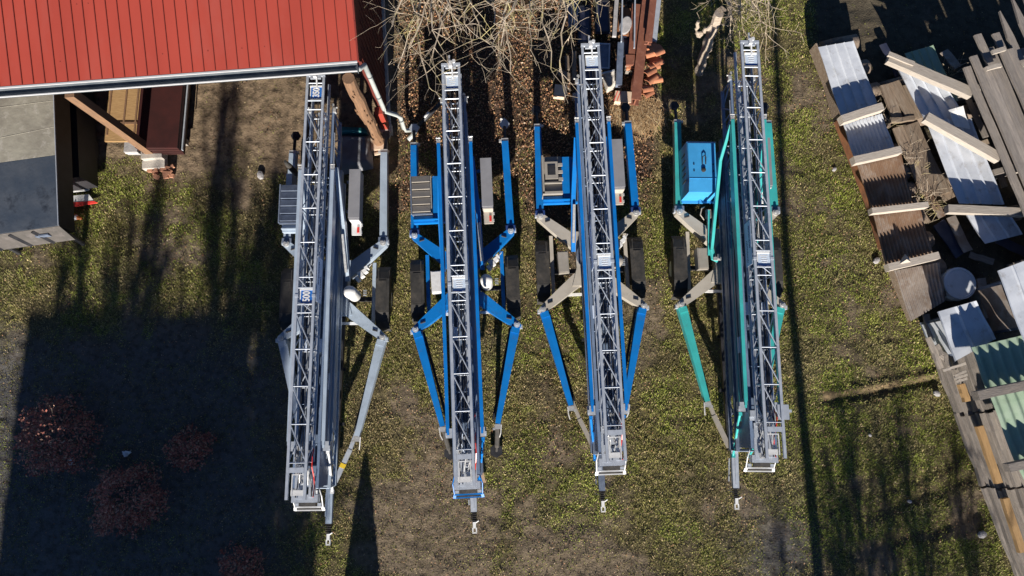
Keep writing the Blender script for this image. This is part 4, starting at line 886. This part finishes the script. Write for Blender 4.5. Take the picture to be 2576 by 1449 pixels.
for row in range(4):
    for si, (s0, s1) in enumerate(SEGS):
        s0 += r6.uniform(-.05, .35) if si == 0 else r6.uniform(-.03, .03)
        if row == 1: continue
        off = .37 + row * .125 + r6.uniform(-.015, .015); z = .79 + r6.uniform(-.02, .02) - .03 * row
        plank('lumber_board', B0 + ld * s0 + lp * off + Vector((0, 0, z)), B0 + ld * min(s1, TOT) + lp * off + Vector((0, 0, z)), .115, .05, M['grey_wood'],
              'grey board on top of lumber stack, %s row from west, %s length from top' % (pos_words[row], pos_words[si]), 'board', 'boards of the long lumber stack', seed=300 + nn, rough=.014); nn += 1
for i, (a, bb, w, lab) in enumerate((((2467, 1072), (2515, 1216), .13, 'fresh yellow beam in the middle of the lumber stack'), ((2531, 1254), (2575, 1390), .13, 'fresh yellow beam near the lower end of the lumber stack'), ((2421, 966), (2436, 1010), .12, 'short orange yellow beam end near the top of the lumber stack'))):
    plank('beam', at(*a, .80), at(*bb, .80), w, .10, M['yellow_wood'], lab, 'beam', 'fresh beams in the lumber stack', seed=400 + i)
for i, (a, bb) in enumerate((((2375, 933), (2430, 914)), ((2402, 946), (2432, 934)), ((2404, 953), (2434, 942)), ((2408, 960), (2433, 951)))):
    plank('slat', at(*a, .92), at(*bb, .92), .05, .04, M['pale_wood'], ('longest pale slat lying across the top of the lumber stack', 'first of three short slats below the longest slat', 'second of three short slats below the longest slat', 'third of three short slats below the longest slat')[i], 'slat', 'slats on the lumber stack', seed=420 + i)
for i, (a, bb) in enumerate((((2338, 848), (2372, 926)), ((2356, 868), (2385, 915)), ((2372, 885), (2395, 930)))):
    plank('board', at(*a, .55), at(*bb, .52), .10, .05, M['grey_wood'], ('broken grey board at the upper end of the lumber stack, leftmost', 'broken grey board at the upper end of the lumber stack, middle', 'broken grey board at the upper end of the lumber stack, rightmost')[i], 'board', seed=430 + i, rough=.03)
for i, s in enumerate((.7, 2.5, 4.4, 6.2)):
    s_ = B0 + ld * s + lp * .05; plank('bearer', (s_.x + lp.x * .28, s_.y + lp.y * .28, .60), (s_.x + lp.x * 1.5, s_.y + lp.y * 1.5, .60), .12, .55, M['grey_wood'], 'thick bearer inside the lumber stack, %s from the top' % pos_words[i], 'bearer', 'bearers in the lumber stack', seed=440 + i)
# pale stones on the grass by the stacks
for i, (u, v, s, lab) in enumerate(((2358, 990, .08, 'pale stone at the foot of the lumber stack by the dirt ridge'), (2472, 1345, .10, 'pale broken brick by the lower lumber stack'), (2290, 1262, .05, 'small pale stone in the furrowed grass'), (2100, 425, .06, 'pale block end at the foot of the left row'), (2206, 655, .09, 'pinkish stone beside the lower left row'), (655, 440, .11, 'flat grey stone on the dirt in front of the shed'), (2190, 1095, .04, 'small white stone in the grass near the shadow of the pole'))):
    q = at(u, v, .03); r = random.Random(i); o = MB().lathe((0, 0, 0), [(s * .8, -.03), (s, .01), (s * .85, s * .5), (s * .3, s * .62)], 7, 1, .75).build('stone', M['stone']); o.location = (q.x, q.y, 0); o.rotation_euler = (0, 0, r.uniform(0, 3)); tag(o, lab, 'stone')

# ---------------------------------------------------------------- bare trees
def grow(mb, p, d, L, r, depth, rr, up=.0, curl=.24, nmin=3):
    n = max(nmin, int(L / .12)); pts = [p.copy()]; q = p.copy(); d = d.normalized()
    for i in range(n):
        d = (d + Vector((rr.gauss(0, curl), rr.gauss(0, curl), rr.gauss(0, curl) + up)) * .5).normalized(); q = q + d * (L / n); pts.append(q.copy())
    mb.tube(pts, r, 5 if r > .015 else 3, max(r * .4, .0020))
    if depth <= 0: return
    for i in range(1, len(pts)):
        for _ in range(2 if depth > 1 else 1):
            if rr.random() < .55:
                dd_ = (pts[i] - pts[i - 1]).normalized(); sd_ = Vector((rr.gauss(0, 1), rr.gauss(0, 1), rr.gauss(0, .6)))
                nd = (dd_ * .55 + sd_.normalized() * .8)
                grow(mb, pts[i], nd, L * rr.uniform(.28, .6) * (1 - .45 * i / len(pts)), max(r * .45, .0028), depth - 1, rr, up, curl)
def limb(mb, a, b, r0, r1, rr, side=2, spread=.55, sub=2):
    a, b = Vector(a), Vector(b); n = 14; pts = []
    bow = Vector((rr.uniform(-.3, .3), rr.uniform(-.2, .2), rr.uniform(.1, .5)))
    for i in range(n + 1):
        t = i / n; pts.append(a.lerp(b, t) + bow * (4 * t * (1 - t)) + Vector((rr.gauss(0, .03), rr.gauss(0, .03), rr.gauss(0, .03))) * (1 if 0 < i else 0))
    mb.tube(pts, r0, 7, r1)
    for i in range(4, n + 1):
        for _ in range(side):
            if rr.random() < .80:
                d = (pts[i] - pts[i - 1]).normalized(); s = Vector((rr.gauss(0, 1), rr.gauss(0, 1), rr.gauss(0, .5))).normalized()
                grow(mb, pts[i], d * .5 + s * .85, rr.uniform(.25, spread + .40), max(.009 * (1 - i / n) + .0048, .0048), sub, rr)
def bare_tree(trunk_pts, r, tips, label, seed, side=2, spread=.55, sub=1):
    rr = random.Random(seed); t0 = Vector(trunk_pts[0]); o = thing('bare_tree', t0, label, 'tree', 'bare trees north of the cranes')
    P = [Vector(p) - t0 for p in trunk_pts]
    MB().tube(P, r, 10, r * .7).build('trunk', M['bark'], o, True)
    b = MB(); fork = P[-1]
    for u, v, z in tips: limb(b, fork - Vector((0, 0, rr.uniform(0, .5))), at(u, v, z) - t0, rr.uniform(.034, .055), .008, rr, side, spread, sub)
    b.build('crown', M['twig'], o)
bare_tree([(-1.5, 10.4, -.1), (-1.48, 10.2, 1.2), (-1.4, 10.0, 2.3)], .15,
          [(985, 60, 3.6), (1005, 175, 3.2), (1070, 215, 3.0), (1095, 110, 3.8), (1085, 150, 3.2), (1175, 60, 3.9), (1045, 25, 4.1), (1160, 20, 4.2), (1225, 110, 3.4), (1245, 60, 3.9), (1030, 120, 3.4), (1120, 45, 3.9)], 'leafless tree whose pale branches reach out beside the red roof', 21)
bare_tree([(.55, 10.7, -.1), (.6, 10.5, 1.2), (.62, 10.2, 2.2)], .13,
          [(1240, 110, 3.6), (1285, 185, 3.0), (1340, 125, 3.3), (1395, 85, 3.7), (1405, 180, 2.9), (1450, 55, 3.7), (1300, 30, 4.2), (1500, 35, 3.8), (1385, 170, 3.0), (1350, 50, 3.9), (1260, 150, 3.2), (1430, 30, 3.9)], 'leafless tree whose pale branches hang over the scrap pile', 33)
bare_tree([(4.9, 10.6, -.1), (4.85, 10.4, .8), (4.8, 10.2, 1.3)], .07,
          [(1850, 55, 2.0), (1838, 105, 1.6), (1882, 95, 1.8), (1945, 40, 2.0), (1905, 30, 2.2), (1870, 20, 2.3), (1925, 85, 1.6)], 'small leafless shrub tree at the head of the turquoise legged crane', 45, 3, .4, 1)

# dead tree standing beside the mast shadow
q0 = at(1757, 180, 0); dt = thing('dead_tree', (q0.x, q0.y, 0), 'bleached dead tree trunk with a forked stub standing behind the turquoise legged crane', 'dead tree')
rr = random.Random(6)
def dpath(pts, r0, r1, b, wob=.018):
    P = [at(*p) - Vector((q0.x, q0.y, 0)) for p in pts]; Q = []
    for a, c in zip(P, P[1:]): Q += [a.lerp(c, k / 4) + Vector((rr.gauss(0, wob), rr.gauss(0, wob), 0)) for k in range(4)]
    Q.append(P[-1]); b.tube(Q, r0, 8, r1); return Q
b = MB(); Q = dpath([(1757, 182, -.05), (1772, 140, .55), (1786, 92, 1.15), (1798, 58, 1.65), (1809, 34, 2.0)], .10, .10, b); dpath([(1764, 170, .02), (1779, 128, .65), (1793, 88, 1.2), (1803, 60, 1.6)], .07, .03, b, .025)
b.add([(Q[-1] + Vector((.02, .0, .0)))[:], (Q[-1] + Vector((.16, .03, .06)))[:], (Q[-1] + Vector((.05, .14, .05)))[:], (Q[-1] + Vector((-.06, .10, -.02)))[:]], [(0, 1, 2), (0, 2, 3), (2, 1, 0), (3, 2, 0)])
b.build('trunk', M['drift'], dt)
b = MB(); dpath([(1796, 62, 1.62), (1776, 76, 1.5), (1757, 92, 1.35), (1753, 80, 1.45), (1757, 54, 1.7)], .05, .035, b, .012); b.build('forked_stub', M['drift'], dt)
b = MB()
for a_, c_ in (((1800, 50, 1.7), (1822, 20, 2.0)), ((1803, 60, 1.6), (1832, 66, 1.6)), ((1786, 92, 1.15), (1770, 104, 1.1))): dpath([a_, c_], .016, .005, b, .01)
b.build('dead_twig', M['drift'], dt)

# ---------------------------------------------------------------- scrap pile at the top
def flat_beam(name, u0, v0, u1, v1, z, w, h, material, label, cat, group=None, seed=0): return plank(name, at(u0, v0, z), at(u1, v1, z), w, h, material, label, cat, group, seed=seed, rough=.004)
def girder(u0, v0, u1, v1, z, w, h, material, label):
    a, c = at(u0, v0, z), at(u1, v1, z); d = (c - a); L = d.length; o = MB()
    for zz in (-.012, -h + .012): o.box((L / 2, 0, zz), (L, w, .024))
    o.box((L / 2, 0, -h / 2), (L - .002, .03, h - .05)); o = o.build('steel_girder', material); o.location = a; o.rotation_euler = (0, 0, math.atan2(d.y, d.x)); return tag(o, label, 'girder')
girder(1634, -60, 1600, 250, .52, .21, .30, M['oxide'], 'longest red brown steel girder beside the terracotta tiles')
girder(1650, -60, 1632, 105, .70, .15, .14, M['oxide'], 'second red brown girder lying on the longest girder at the top')
flat_beam('grey_plank', 1660, -40, 1646, 103, .20, .12, .12, M['galv'], 'pale grey metal rail on the grass right of the girders', 'rail')
flat_beam('steel_plate', 1602, 10, 1592, 135, .46, .20, .03, M['oxide'], 'narrow rusty plate left of the longest girder', 'plate', seed=3)
flat_beam('steel_plate', 1576, 20, 1568, 88, .40, .30, .03, M['rust'], 'wide brown plate under the round stone slab', 'plate', seed=4)
flat_beam('metal_profile', 1562, 106, 1557, 213, .52, .135, .14, M['galv_dark'], 'dark grey metal profile ending above the striped cream block', 'profile', seed=5)
flat_beam('metal_profile', 1553, -30, 1546, 90, .45, .09, .08, M['stone'], 'pale mauve grey profile reaching down from the top edge', 'profile', seed=6)
flat_beam('metal_profile', 1567, -30, 1563, 104, .56, .03, .04, M['galv'], 'thin bright profile left of the round stone slab', 'profile', seed=7)
flat_beam('metal_profile', 1598, -30, 1596, 120, .58, .03, .04, M['galv'], 'thin grey profile along the narrow rusty plate', 'profile', seed=8)
for i, (u, v, w, h, z, m, lab) in enumerate(((1520, 140, .26, .62, .34, 'galv_dark', 'grey framed dark window leaf lying beside the third crane mast'), (1470, 60, .30, .95, .28, 'slate', 'dark blue foil covered panel under the tree branches'), (1515, 40, .34, .8, .30, 'slate', 'black foil covered panel in the middle of the scrap pile'), (1488, 190, .42, .3, .24, 'slate', 'dark foil scrap beside the third crane mast'), (1580, 112, .26, .52, .30, 'slate', 'blue black panel below the round stone slab'))):
    q = at(u, v, z); o = thing('scrap_sheet', (q.x, q.y, 0), lab, 'panel', None, R(-3 + i * 2))
    MB().box((0, 0, z - .05), (w, h, .06)).build('panel_face', M[m], o)
    b = MB()
    for s in (-1, 1): b.box((s * (w / 2 - .015), 0, z - .012), (.03, h, .02)); b.box((0, s * (h / 2 - .015), z - .010), (w, .03, .02))
    b.build('panel_frame', M['dark' if m == 'slate' else 'galv'], o)
    MB().box((0, 0, z / 2 - .06), (w * .6, h * .6, z - .04)).build('support_block', M['grey_wood'], o)
q = at(1574, 62, .5); o = MB().lathe((0, 0, 0), [(.17, -.04), (.19, -.02), (.19, .02), (.17, .035)], 18, .7, 1.15).build('stone_slab', M['stone']); o.location = (q.x, q.y, .47); o.rotation_euler = (R(6), 0, R(-18)); tag(o, 'round grey stone slab lying on the brown plate', 'stone slab')
def block(u, v, w, d, h, z, material, label, name='timber_block', stripes=False, rz=0.0, cat='block'):
    q = at(u, v, z + h); o = thing(name, (q.x, q.y, 0), label, cat, None, rz)
    MB().box((0, 0, z + h / 2), (w, d, h)).build('block_body', material, o)
    if stripes:
        b = MB()
        for k in (-1, 1): b.beam((-.15 + k * .035 - .02, -d / 2 + .01, z + h + .003), (-.10 + k * .035, d / 2 - .01, z + h + .003), .014, .004)
        b.build('red_stripe', M['sign_red'], o)
    b = MB()
    for s in (-1, 1): b.box((s * w * .3, 0, z / 2), (.08, d * .8, z - .004))
    if z > .03: b.build('support_block', M['grey_wood'], o)
    return o
block(1568, 243, .37, .26, .20, .06, M['cream'], 'cream painted timber block with two red stripes at the foot of the girders', stripes=True, rz=R(-5))
block(1410, 227, .28, .26, .20, .06, M['cream'], 'cream and reddish timber block left of the third crane mast', rz=R(-8))
block(1446, 240, .10, .12, .16, .0, M['cream'], 'small pinkish block end between the left cream block and the mast', rz=R(-8))
block(1586, 150, .20, .24, .07, .40, M['oxide'], 'dark red brown square block beside the longest girder')
block(1588, 167, .22, .12, .08, .26, M['tile'], 'pale orange block just below the dark square block')
flat_beam('ridged_board', 1444, 128, 1444, 200, .34, .10, .05, M['brown_wood'], 'brown ridged board left of the third crane mast', 'board', seed=9)
flat_beam('ridged_board', 1426, 140, 1428, 175, .30, .09, .05, M['brown_wood'], 'short dark brown board left of the ridged board', 'board', seed=10)
q = at(1417, 189, .25); o = MB().prism([(-.18, .10), (-.05, .12), (.16, .02), (.17, -.14), (.02, -.10), (-.12, 0)], -.02, .02).build('broken_board', M['brown_wood']); o.location = (q.x, q.y, .27); tag(o, 'tan broken board above the left cream block', 'board')
for i in range(4): flat_beam('metal_profile', 1431 + i * 8, -30, 1432 + i * 6, 66 + 8 * (i % 2), .35 + .02 * i, .04, .04, M['stone' if i % 2 else 'galv_dark'], 'thin upright profile at the top left of the scrap pile, %s from the left' % pos_words[i], 'profile', seed=20 + i)
q = at(1535, 195, .3); o = draped('crumpled_sheet', [(1516, 178), (1548, 172), (1560, 205), (1530, 222)], .35, M['concrete'], 'crumpled whitish sheet between the mast and the dark profile', 'sheet', .16, 14, 5)
flat_beam('metal_profile', 1508, 186, 1546, 176, .46, .035, .04, M['bright'], 'thin bright rod lying across the crumpled whitish sheet', 'rod', seed=31)
r7 = random.Random(4); proto = None; k = 0
for c_, (u, v) in enumerate(((1640, 108), (1652, 118), (1656, 128), (1636, 134), (1649, 143), (1655, 152), (1645, 163), (1634, 180), (1647, 186), (1652, 194), (1640, 196), (1626, 222), (1632, 227))):
    if proto is None:
        b = MB(); n = 8; W_, H_ = .20, .15; V = []; F = []
        for ly in (0, 1):
            for j in range(2):
                for i in range(n + 1):
                    x = -W_ / 2 + W_ * i / n; V.append((x, (-H_ if j == 0 else H_) / 1.0, .055 * math.cos(math.pi * 1.0 * (i / n - .35)) - .016 * ly))
        K = 2 * (n + 1)
        for i in range(n):
            F += [(i, i + 1, n + 2 + i, n + 1 + i), (K + n + 1 + i, K + n + 2 + i, K + i + 1, K + i), (K + i, K + i + 1, i + 1, i), (n + 1 + i, n + 2 + i, K + n + 2 + i, K + n + 1 + i)]
        F += [(0, n + 1, K + n + 1, K), (n, K + n, K + 2 * n + 1, 2 * n + 1)]
        b.add(V, F); proto = b.build('roof_tile', M['tile']); o = proto
    else: o = proto.copy(); COL.objects.link(o)
    q = at(u, v, .32); o.location = (q.x, q.y, .16 + .05 * (c_ % 4)); o.rotation_euler = (R(r7.uniform(8, 24)), R(r7.uniform(-10, 10)), R(118 + r7.uniform(-14, 14)))
    tag(o, 'terracotta roof tile, %s from the top of the heap beside the girders' % pos_words[c_], 'roof tile', 'terracotta roof tiles heaped beside the girders')
# dry straw at the foot of the pile
n = 5200; u = rng.normal(1602, 24, n); v = 282 + rng.normal(0, 20, n) + (u - 1600) * .12; P = np.array([at(a, c, 0) for a, c in zip(u, v)]); keep = fbm(P[:, 0], P[:, 1], 3.2, 19) > .36; P = P[keep]; n = len(P)
a = rng.normal(-1.5, .55, n); L = rng.uniform(.10, .30, n); w = .007; h = rng.uniform(.01, .16, n)
B = P + np.array([0, 0, .03]); B[:, 2] = h; side = np.stack([-np.sin(a) * w, np.cos(a) * w, 0 * a], 1); d = np.stack([np.cos(a) * L, np.sin(a) * L, rng.uniform(-.3, .25, n) * L], 1)
Vt = np.stack([B - side, B + side, B + d], 1).reshape(-1, 3); Vt[:, 2] = np.maximum(Vt[:, 2], .005); F = np.arange(3 * n).reshape(n, 3)
cl = np.array([[.50, .34, .17], [.40, .25, .12], [.58, .44, .26], [.30, .18, .09]])[rng.integers(0, 4, n)]
tag(np_mesh('dry_straw', Vt, F, M['straw'], np.repeat(cl, 3, 0)), kind='stuff')
for i, (u, v, lab) in enumerate(((1646, 283, 'crumpled white plastic scrap at the edge of the straw'), (1268, 305, 'crumpled clear plastic scrap behind the blue crane'), (318, 1142, 'pale scrap of litter on the dirt between the two largest shrubs'), (182, 1160, 'small pale scrap of litter beside the largest shrub'))):
    q = at(u, v, .04); r = random.Random(i); b = MB(); pts = [(r.uniform(-.10, .10), r.uniform(-.09, .09), r.uniform(0, .09)) for _ in range(14)]
    for k in range(12): b.add([pts[k], pts[(k + 1) % 14], pts[(k + 5) % 14]], [(0, 1, 2)])
    o = b.build('plastic_scrap', M['white']); o.location = (q.x, q.y, .01); tag(o, lab, 'litter')
q = at(1213, 1202, .05); o = MB().prism([(.02, .14), (.08, -.10), (-.09, -.08)], .01, .05).build('board_scrap', M['cardboard']); o.location = (q.x, q.y, .03); tag(o, 'tan triangular board scrap on the grass beside the blue crane drawbar', 'scrap')

# ---------------------------------------------------------------- russet shrubs in the big shadow
def shrub(u, v, rad, hgt, n, label, seed):
    g = np.random.default_rng(seed); c = at(u, v, hgt * .5); o = thing('russet_shrub', (c.x, c.y, 0), label, 'shrub', 'russet shrubs in the big shadow'); rr = random.Random(seed); b = MB()
    for k in range(16):
        a = rr.uniform(0, 6.28); b.tube([(0, 0, 0), (math.cos(a) * rad * .3, math.sin(a) * rad * .3, hgt * .45), (math.cos(a) * rad * rr.uniform(.5, .95), math.sin(a) * rad * rr.uniform(.5, .95), hgt * rr.uniform(.6, .95))], .012, 5, .004)
    b.build('stems', M['bark'], o)
    d = g.normal(0, 1, (n, 3)); d[:, 2] = np.abs(d[:, 2]); d /= np.linalg.norm(d, axis=1)[:, None]; r = g.uniform(.45, 1.05, n) ** .6
    lump = .45 + 1.0 * fbm(d[:, 0] * 1.6 + seed, d[:, 1] * 1.6, 1.5, seed); P = d * (r * lump)[:, None] * np.array([rad, rad, hgt])
    keep = g.random(n) < .12 + 1.5 * np.clip(fbm(P[:, 0] + seed, P[:, 1], 4.5, seed + 3) - .25, 0, 1); P = P[keep]; n = len(P)
    pal = np.array([[.46, .14, .095], [.36, .10, .07], [.54, .22, .14], [.25, .09, .065], [.44, .26, .17]])
    leaves('foliage', P[:, 0], P[:, 1], P[:, 2] + .04, g.uniform(.02, .038, n), pal[g.integers(0, 5, n)] * g.uniform(.7, 1.2, (n, 1)), M['shrub_leaf'], o, 1.4)
shrub(128, 1105, .80, .95, 6500, 'largest russet leaved shrub, near the left edge of the dark yard', 5)
shrub(312, 1262, .78, .85, 6000, 'broad russet leaved shrub lower down, right of the largest one', 6)
shrub(474, 1128, .46, .55, 2600, 'smallest round russet shrub, closest to the pale grey crane', 7)
shrub(605, 1440, .50, .60, 2600, 'russet shrub cut off by the bottom edge of the view', 8)

# ---------------------------------------------------------------- what stands south of the yard and throws the long shadows
def house(x0, x1, ynorth, zr, label):
    yr = ynorth; ze = zr - 1.0; o = thing('plastered_house', ((x0 + x1) / 2, yr, 0), label, 'house'); w = (x1 - x0) / 2
    MB().add([(-w + .15, 1.9, 0), (w - .15, 1.9, 0), (w - .15, -4, 0), (-w + .15, -4, 0), (-w + .15, 1.9, ze), (w - .15, 1.9, ze), (w - .15, -4, ze - .5), (-w + .15, -4, ze - .5), (-w + .15, 0, zr - .1), (w - .15, 0, zr - .1)],
             [(0, 1, 2, 3), (1, 0, 4, 5), (3, 2, 6, 7), (0, 3, 7, 8, 4), (2, 1, 5, 9, 6), (4, 8, 9, 5), (8, 7, 6, 9)]).build('wall', M['plaster'], o)
    r = MB().add([(-w, 2.2, ze - .15), (w, 2.2, ze - .15), (w, 0, zr), (-w, 0, zr), (w, -4.4, ze - .6), (-w, -4.4, ze - .6), (-w, 2.2, ze - .23), (w, 2.2, ze - .23), (w, -4.4, ze - .68), (-w, -4.4, ze - .68)],
                 [(0, 3, 2, 1)[::-1], (3, 5, 4, 2)[::-1], (6, 7, 1, 0), (4, 5, 9, 8), (6, 9, 8, 7)]).build('roof', M['tile'], o)
    MB().box((-w + 1.15, -.3, zr + .02), (.20, .3, .52)).build('chimney', M['brick'], r)
    for x in (-w * .5, w * .5):
        f = MB().box((x, 1.92, 1.6), (.9, .06, 1.1)).build('window', M['white_metal'], o); MB().box((x, 1.955, 1.6), (.76, .02, .96)).build('pane', M['glass'], f)
    MB().box((0, 1.93, 1.05), (.9, .05, 2.05)).build('door', M['brown_wood'], o)
house(-10.53, -5.85, 2.16 - 8.4 * 2.747, 8.4, 'plastered house south of the yard that throws the big square shadow')
q = thing('wooden_pole', (6.16, -13.0, 0), 'tall wooden pole south of the yard that throws the long thin shadow', 'pole')
MB().tube([(.12, 0, -.2), (.10, 0, 3.4), (-.12, 0, 6.0), (0.02, 0, 8.4), (0, 0, 10.2)], .13, 10, .085).build('pole_shaft', M['bark'], q)
MB().box((0, 0, 9.9), (.5, .08, .08)).build('cross_arm', M['bark'], q)
q = at(920, 1150); ty = -6.4; th = (q.y - ty) / 2.747
t_ = thing('columnar_conifer', (-3.06, ty, 0), 'narrow pointed conifer south of the yard that throws the spike shadow', 'tree')
MB().tube([(0, 0, -.1), (0, 0, th * .8)], .05, 8, .02).build('trunk', M['bark'], t_)
g = np.random.default_rng(4); n = 9000; hz = g.random(n) ** .8; aa = g.uniform(0, 6.28, n); rr_ = np.minimum(.34, .60 * (1 - hz) ** .8) * g.uniform(.75, 1.08, n)
leaves('crown', rr_ * np.cos(aa), rr_ * np.sin(aa), hz * th * .98 + .03, np.full(n, .05), np.tile(np.array([[.05, .085, .03]]), (n, 1)) * g.uniform(.6, 1.4, (n, 1)), M['thuja'], t_, 2.0)
def yard_tree(x, y, h, r, label, seed, nb=16, spread=1.0):
    rr = random.Random(seed); o = thing('leafless_tree', (x, y, 0), label, 'tree', 'leafless trees south of the yard'); pts = [Vector((rr.gauss(0, .06), rr.gauss(0, .06), h * i / 8)) for i in range(9)]; pts[0] = Vector((0, 0, -.1))
    MB().tube(pts, r, 8, r * .2).build('trunk', M['bark'], o); b = MB()
    for k in range(nb):
        t = rr.uniform(.35, .95); i = int(t * 8); p = pts[i].lerp(pts[min(8, i + 1)], t * 8 - i); a = rr.uniform(0, 6.28)
        grow(b, p, Vector((math.cos(a) * spread * .5, math.sin(a) * spread * .5, 1.0)), h * .32 * (1.1 - t) + .5, r * .35, 2, rr, .12, .25, 5)
    b.build('crown', M['twig'], o)
TR = [(-9.5, -11.2, 5.6, .10, 10, .7), (-8.25, -13, 6.3, .16, 18, .9), (-9.9, -14, 6.6, .14, 14, .8), (-7.9, -14.5, 7.2, .16, 14, .9), (-6.55, -15.5, 8.3, .20, 16, .9), (-6.1, -13, 6.6, .12, 14, .8), (-5.3, -14, 6.9, .14, 18, 1.1), (-4.6, -16, 7.4, .13, 20, 1.2), (-5.0, -17.5, 8.2, .26, 24, 1.0), (-5.75, -15, 6.9, .22, 24, 1.1), (-8.7, -15.5, 7.0, .11, 12, .9),
      (7.2, -12, 4.3, .07, 34, 1.2), (8.35, -11, 3.9, .06, 34, 1.2), (9.3, -13, 4.5, .07, 34, 1.3), (5.6, -18, 5.9, .06, 26, 1.2), (6.7, -13, 4.4, .06, 30, 1.2), (7.8, -14, 4.9, .06, 30, 1.3)]
for i, (x, y, h, r, nb, sp) in enumerate(TR): yard_tree(x, y, h, r, '%s leafless tree from the west in the row south of the yard' % pos_words[sorted(t[0] for t in TR).index(x)], 50 + i, nb, sp)
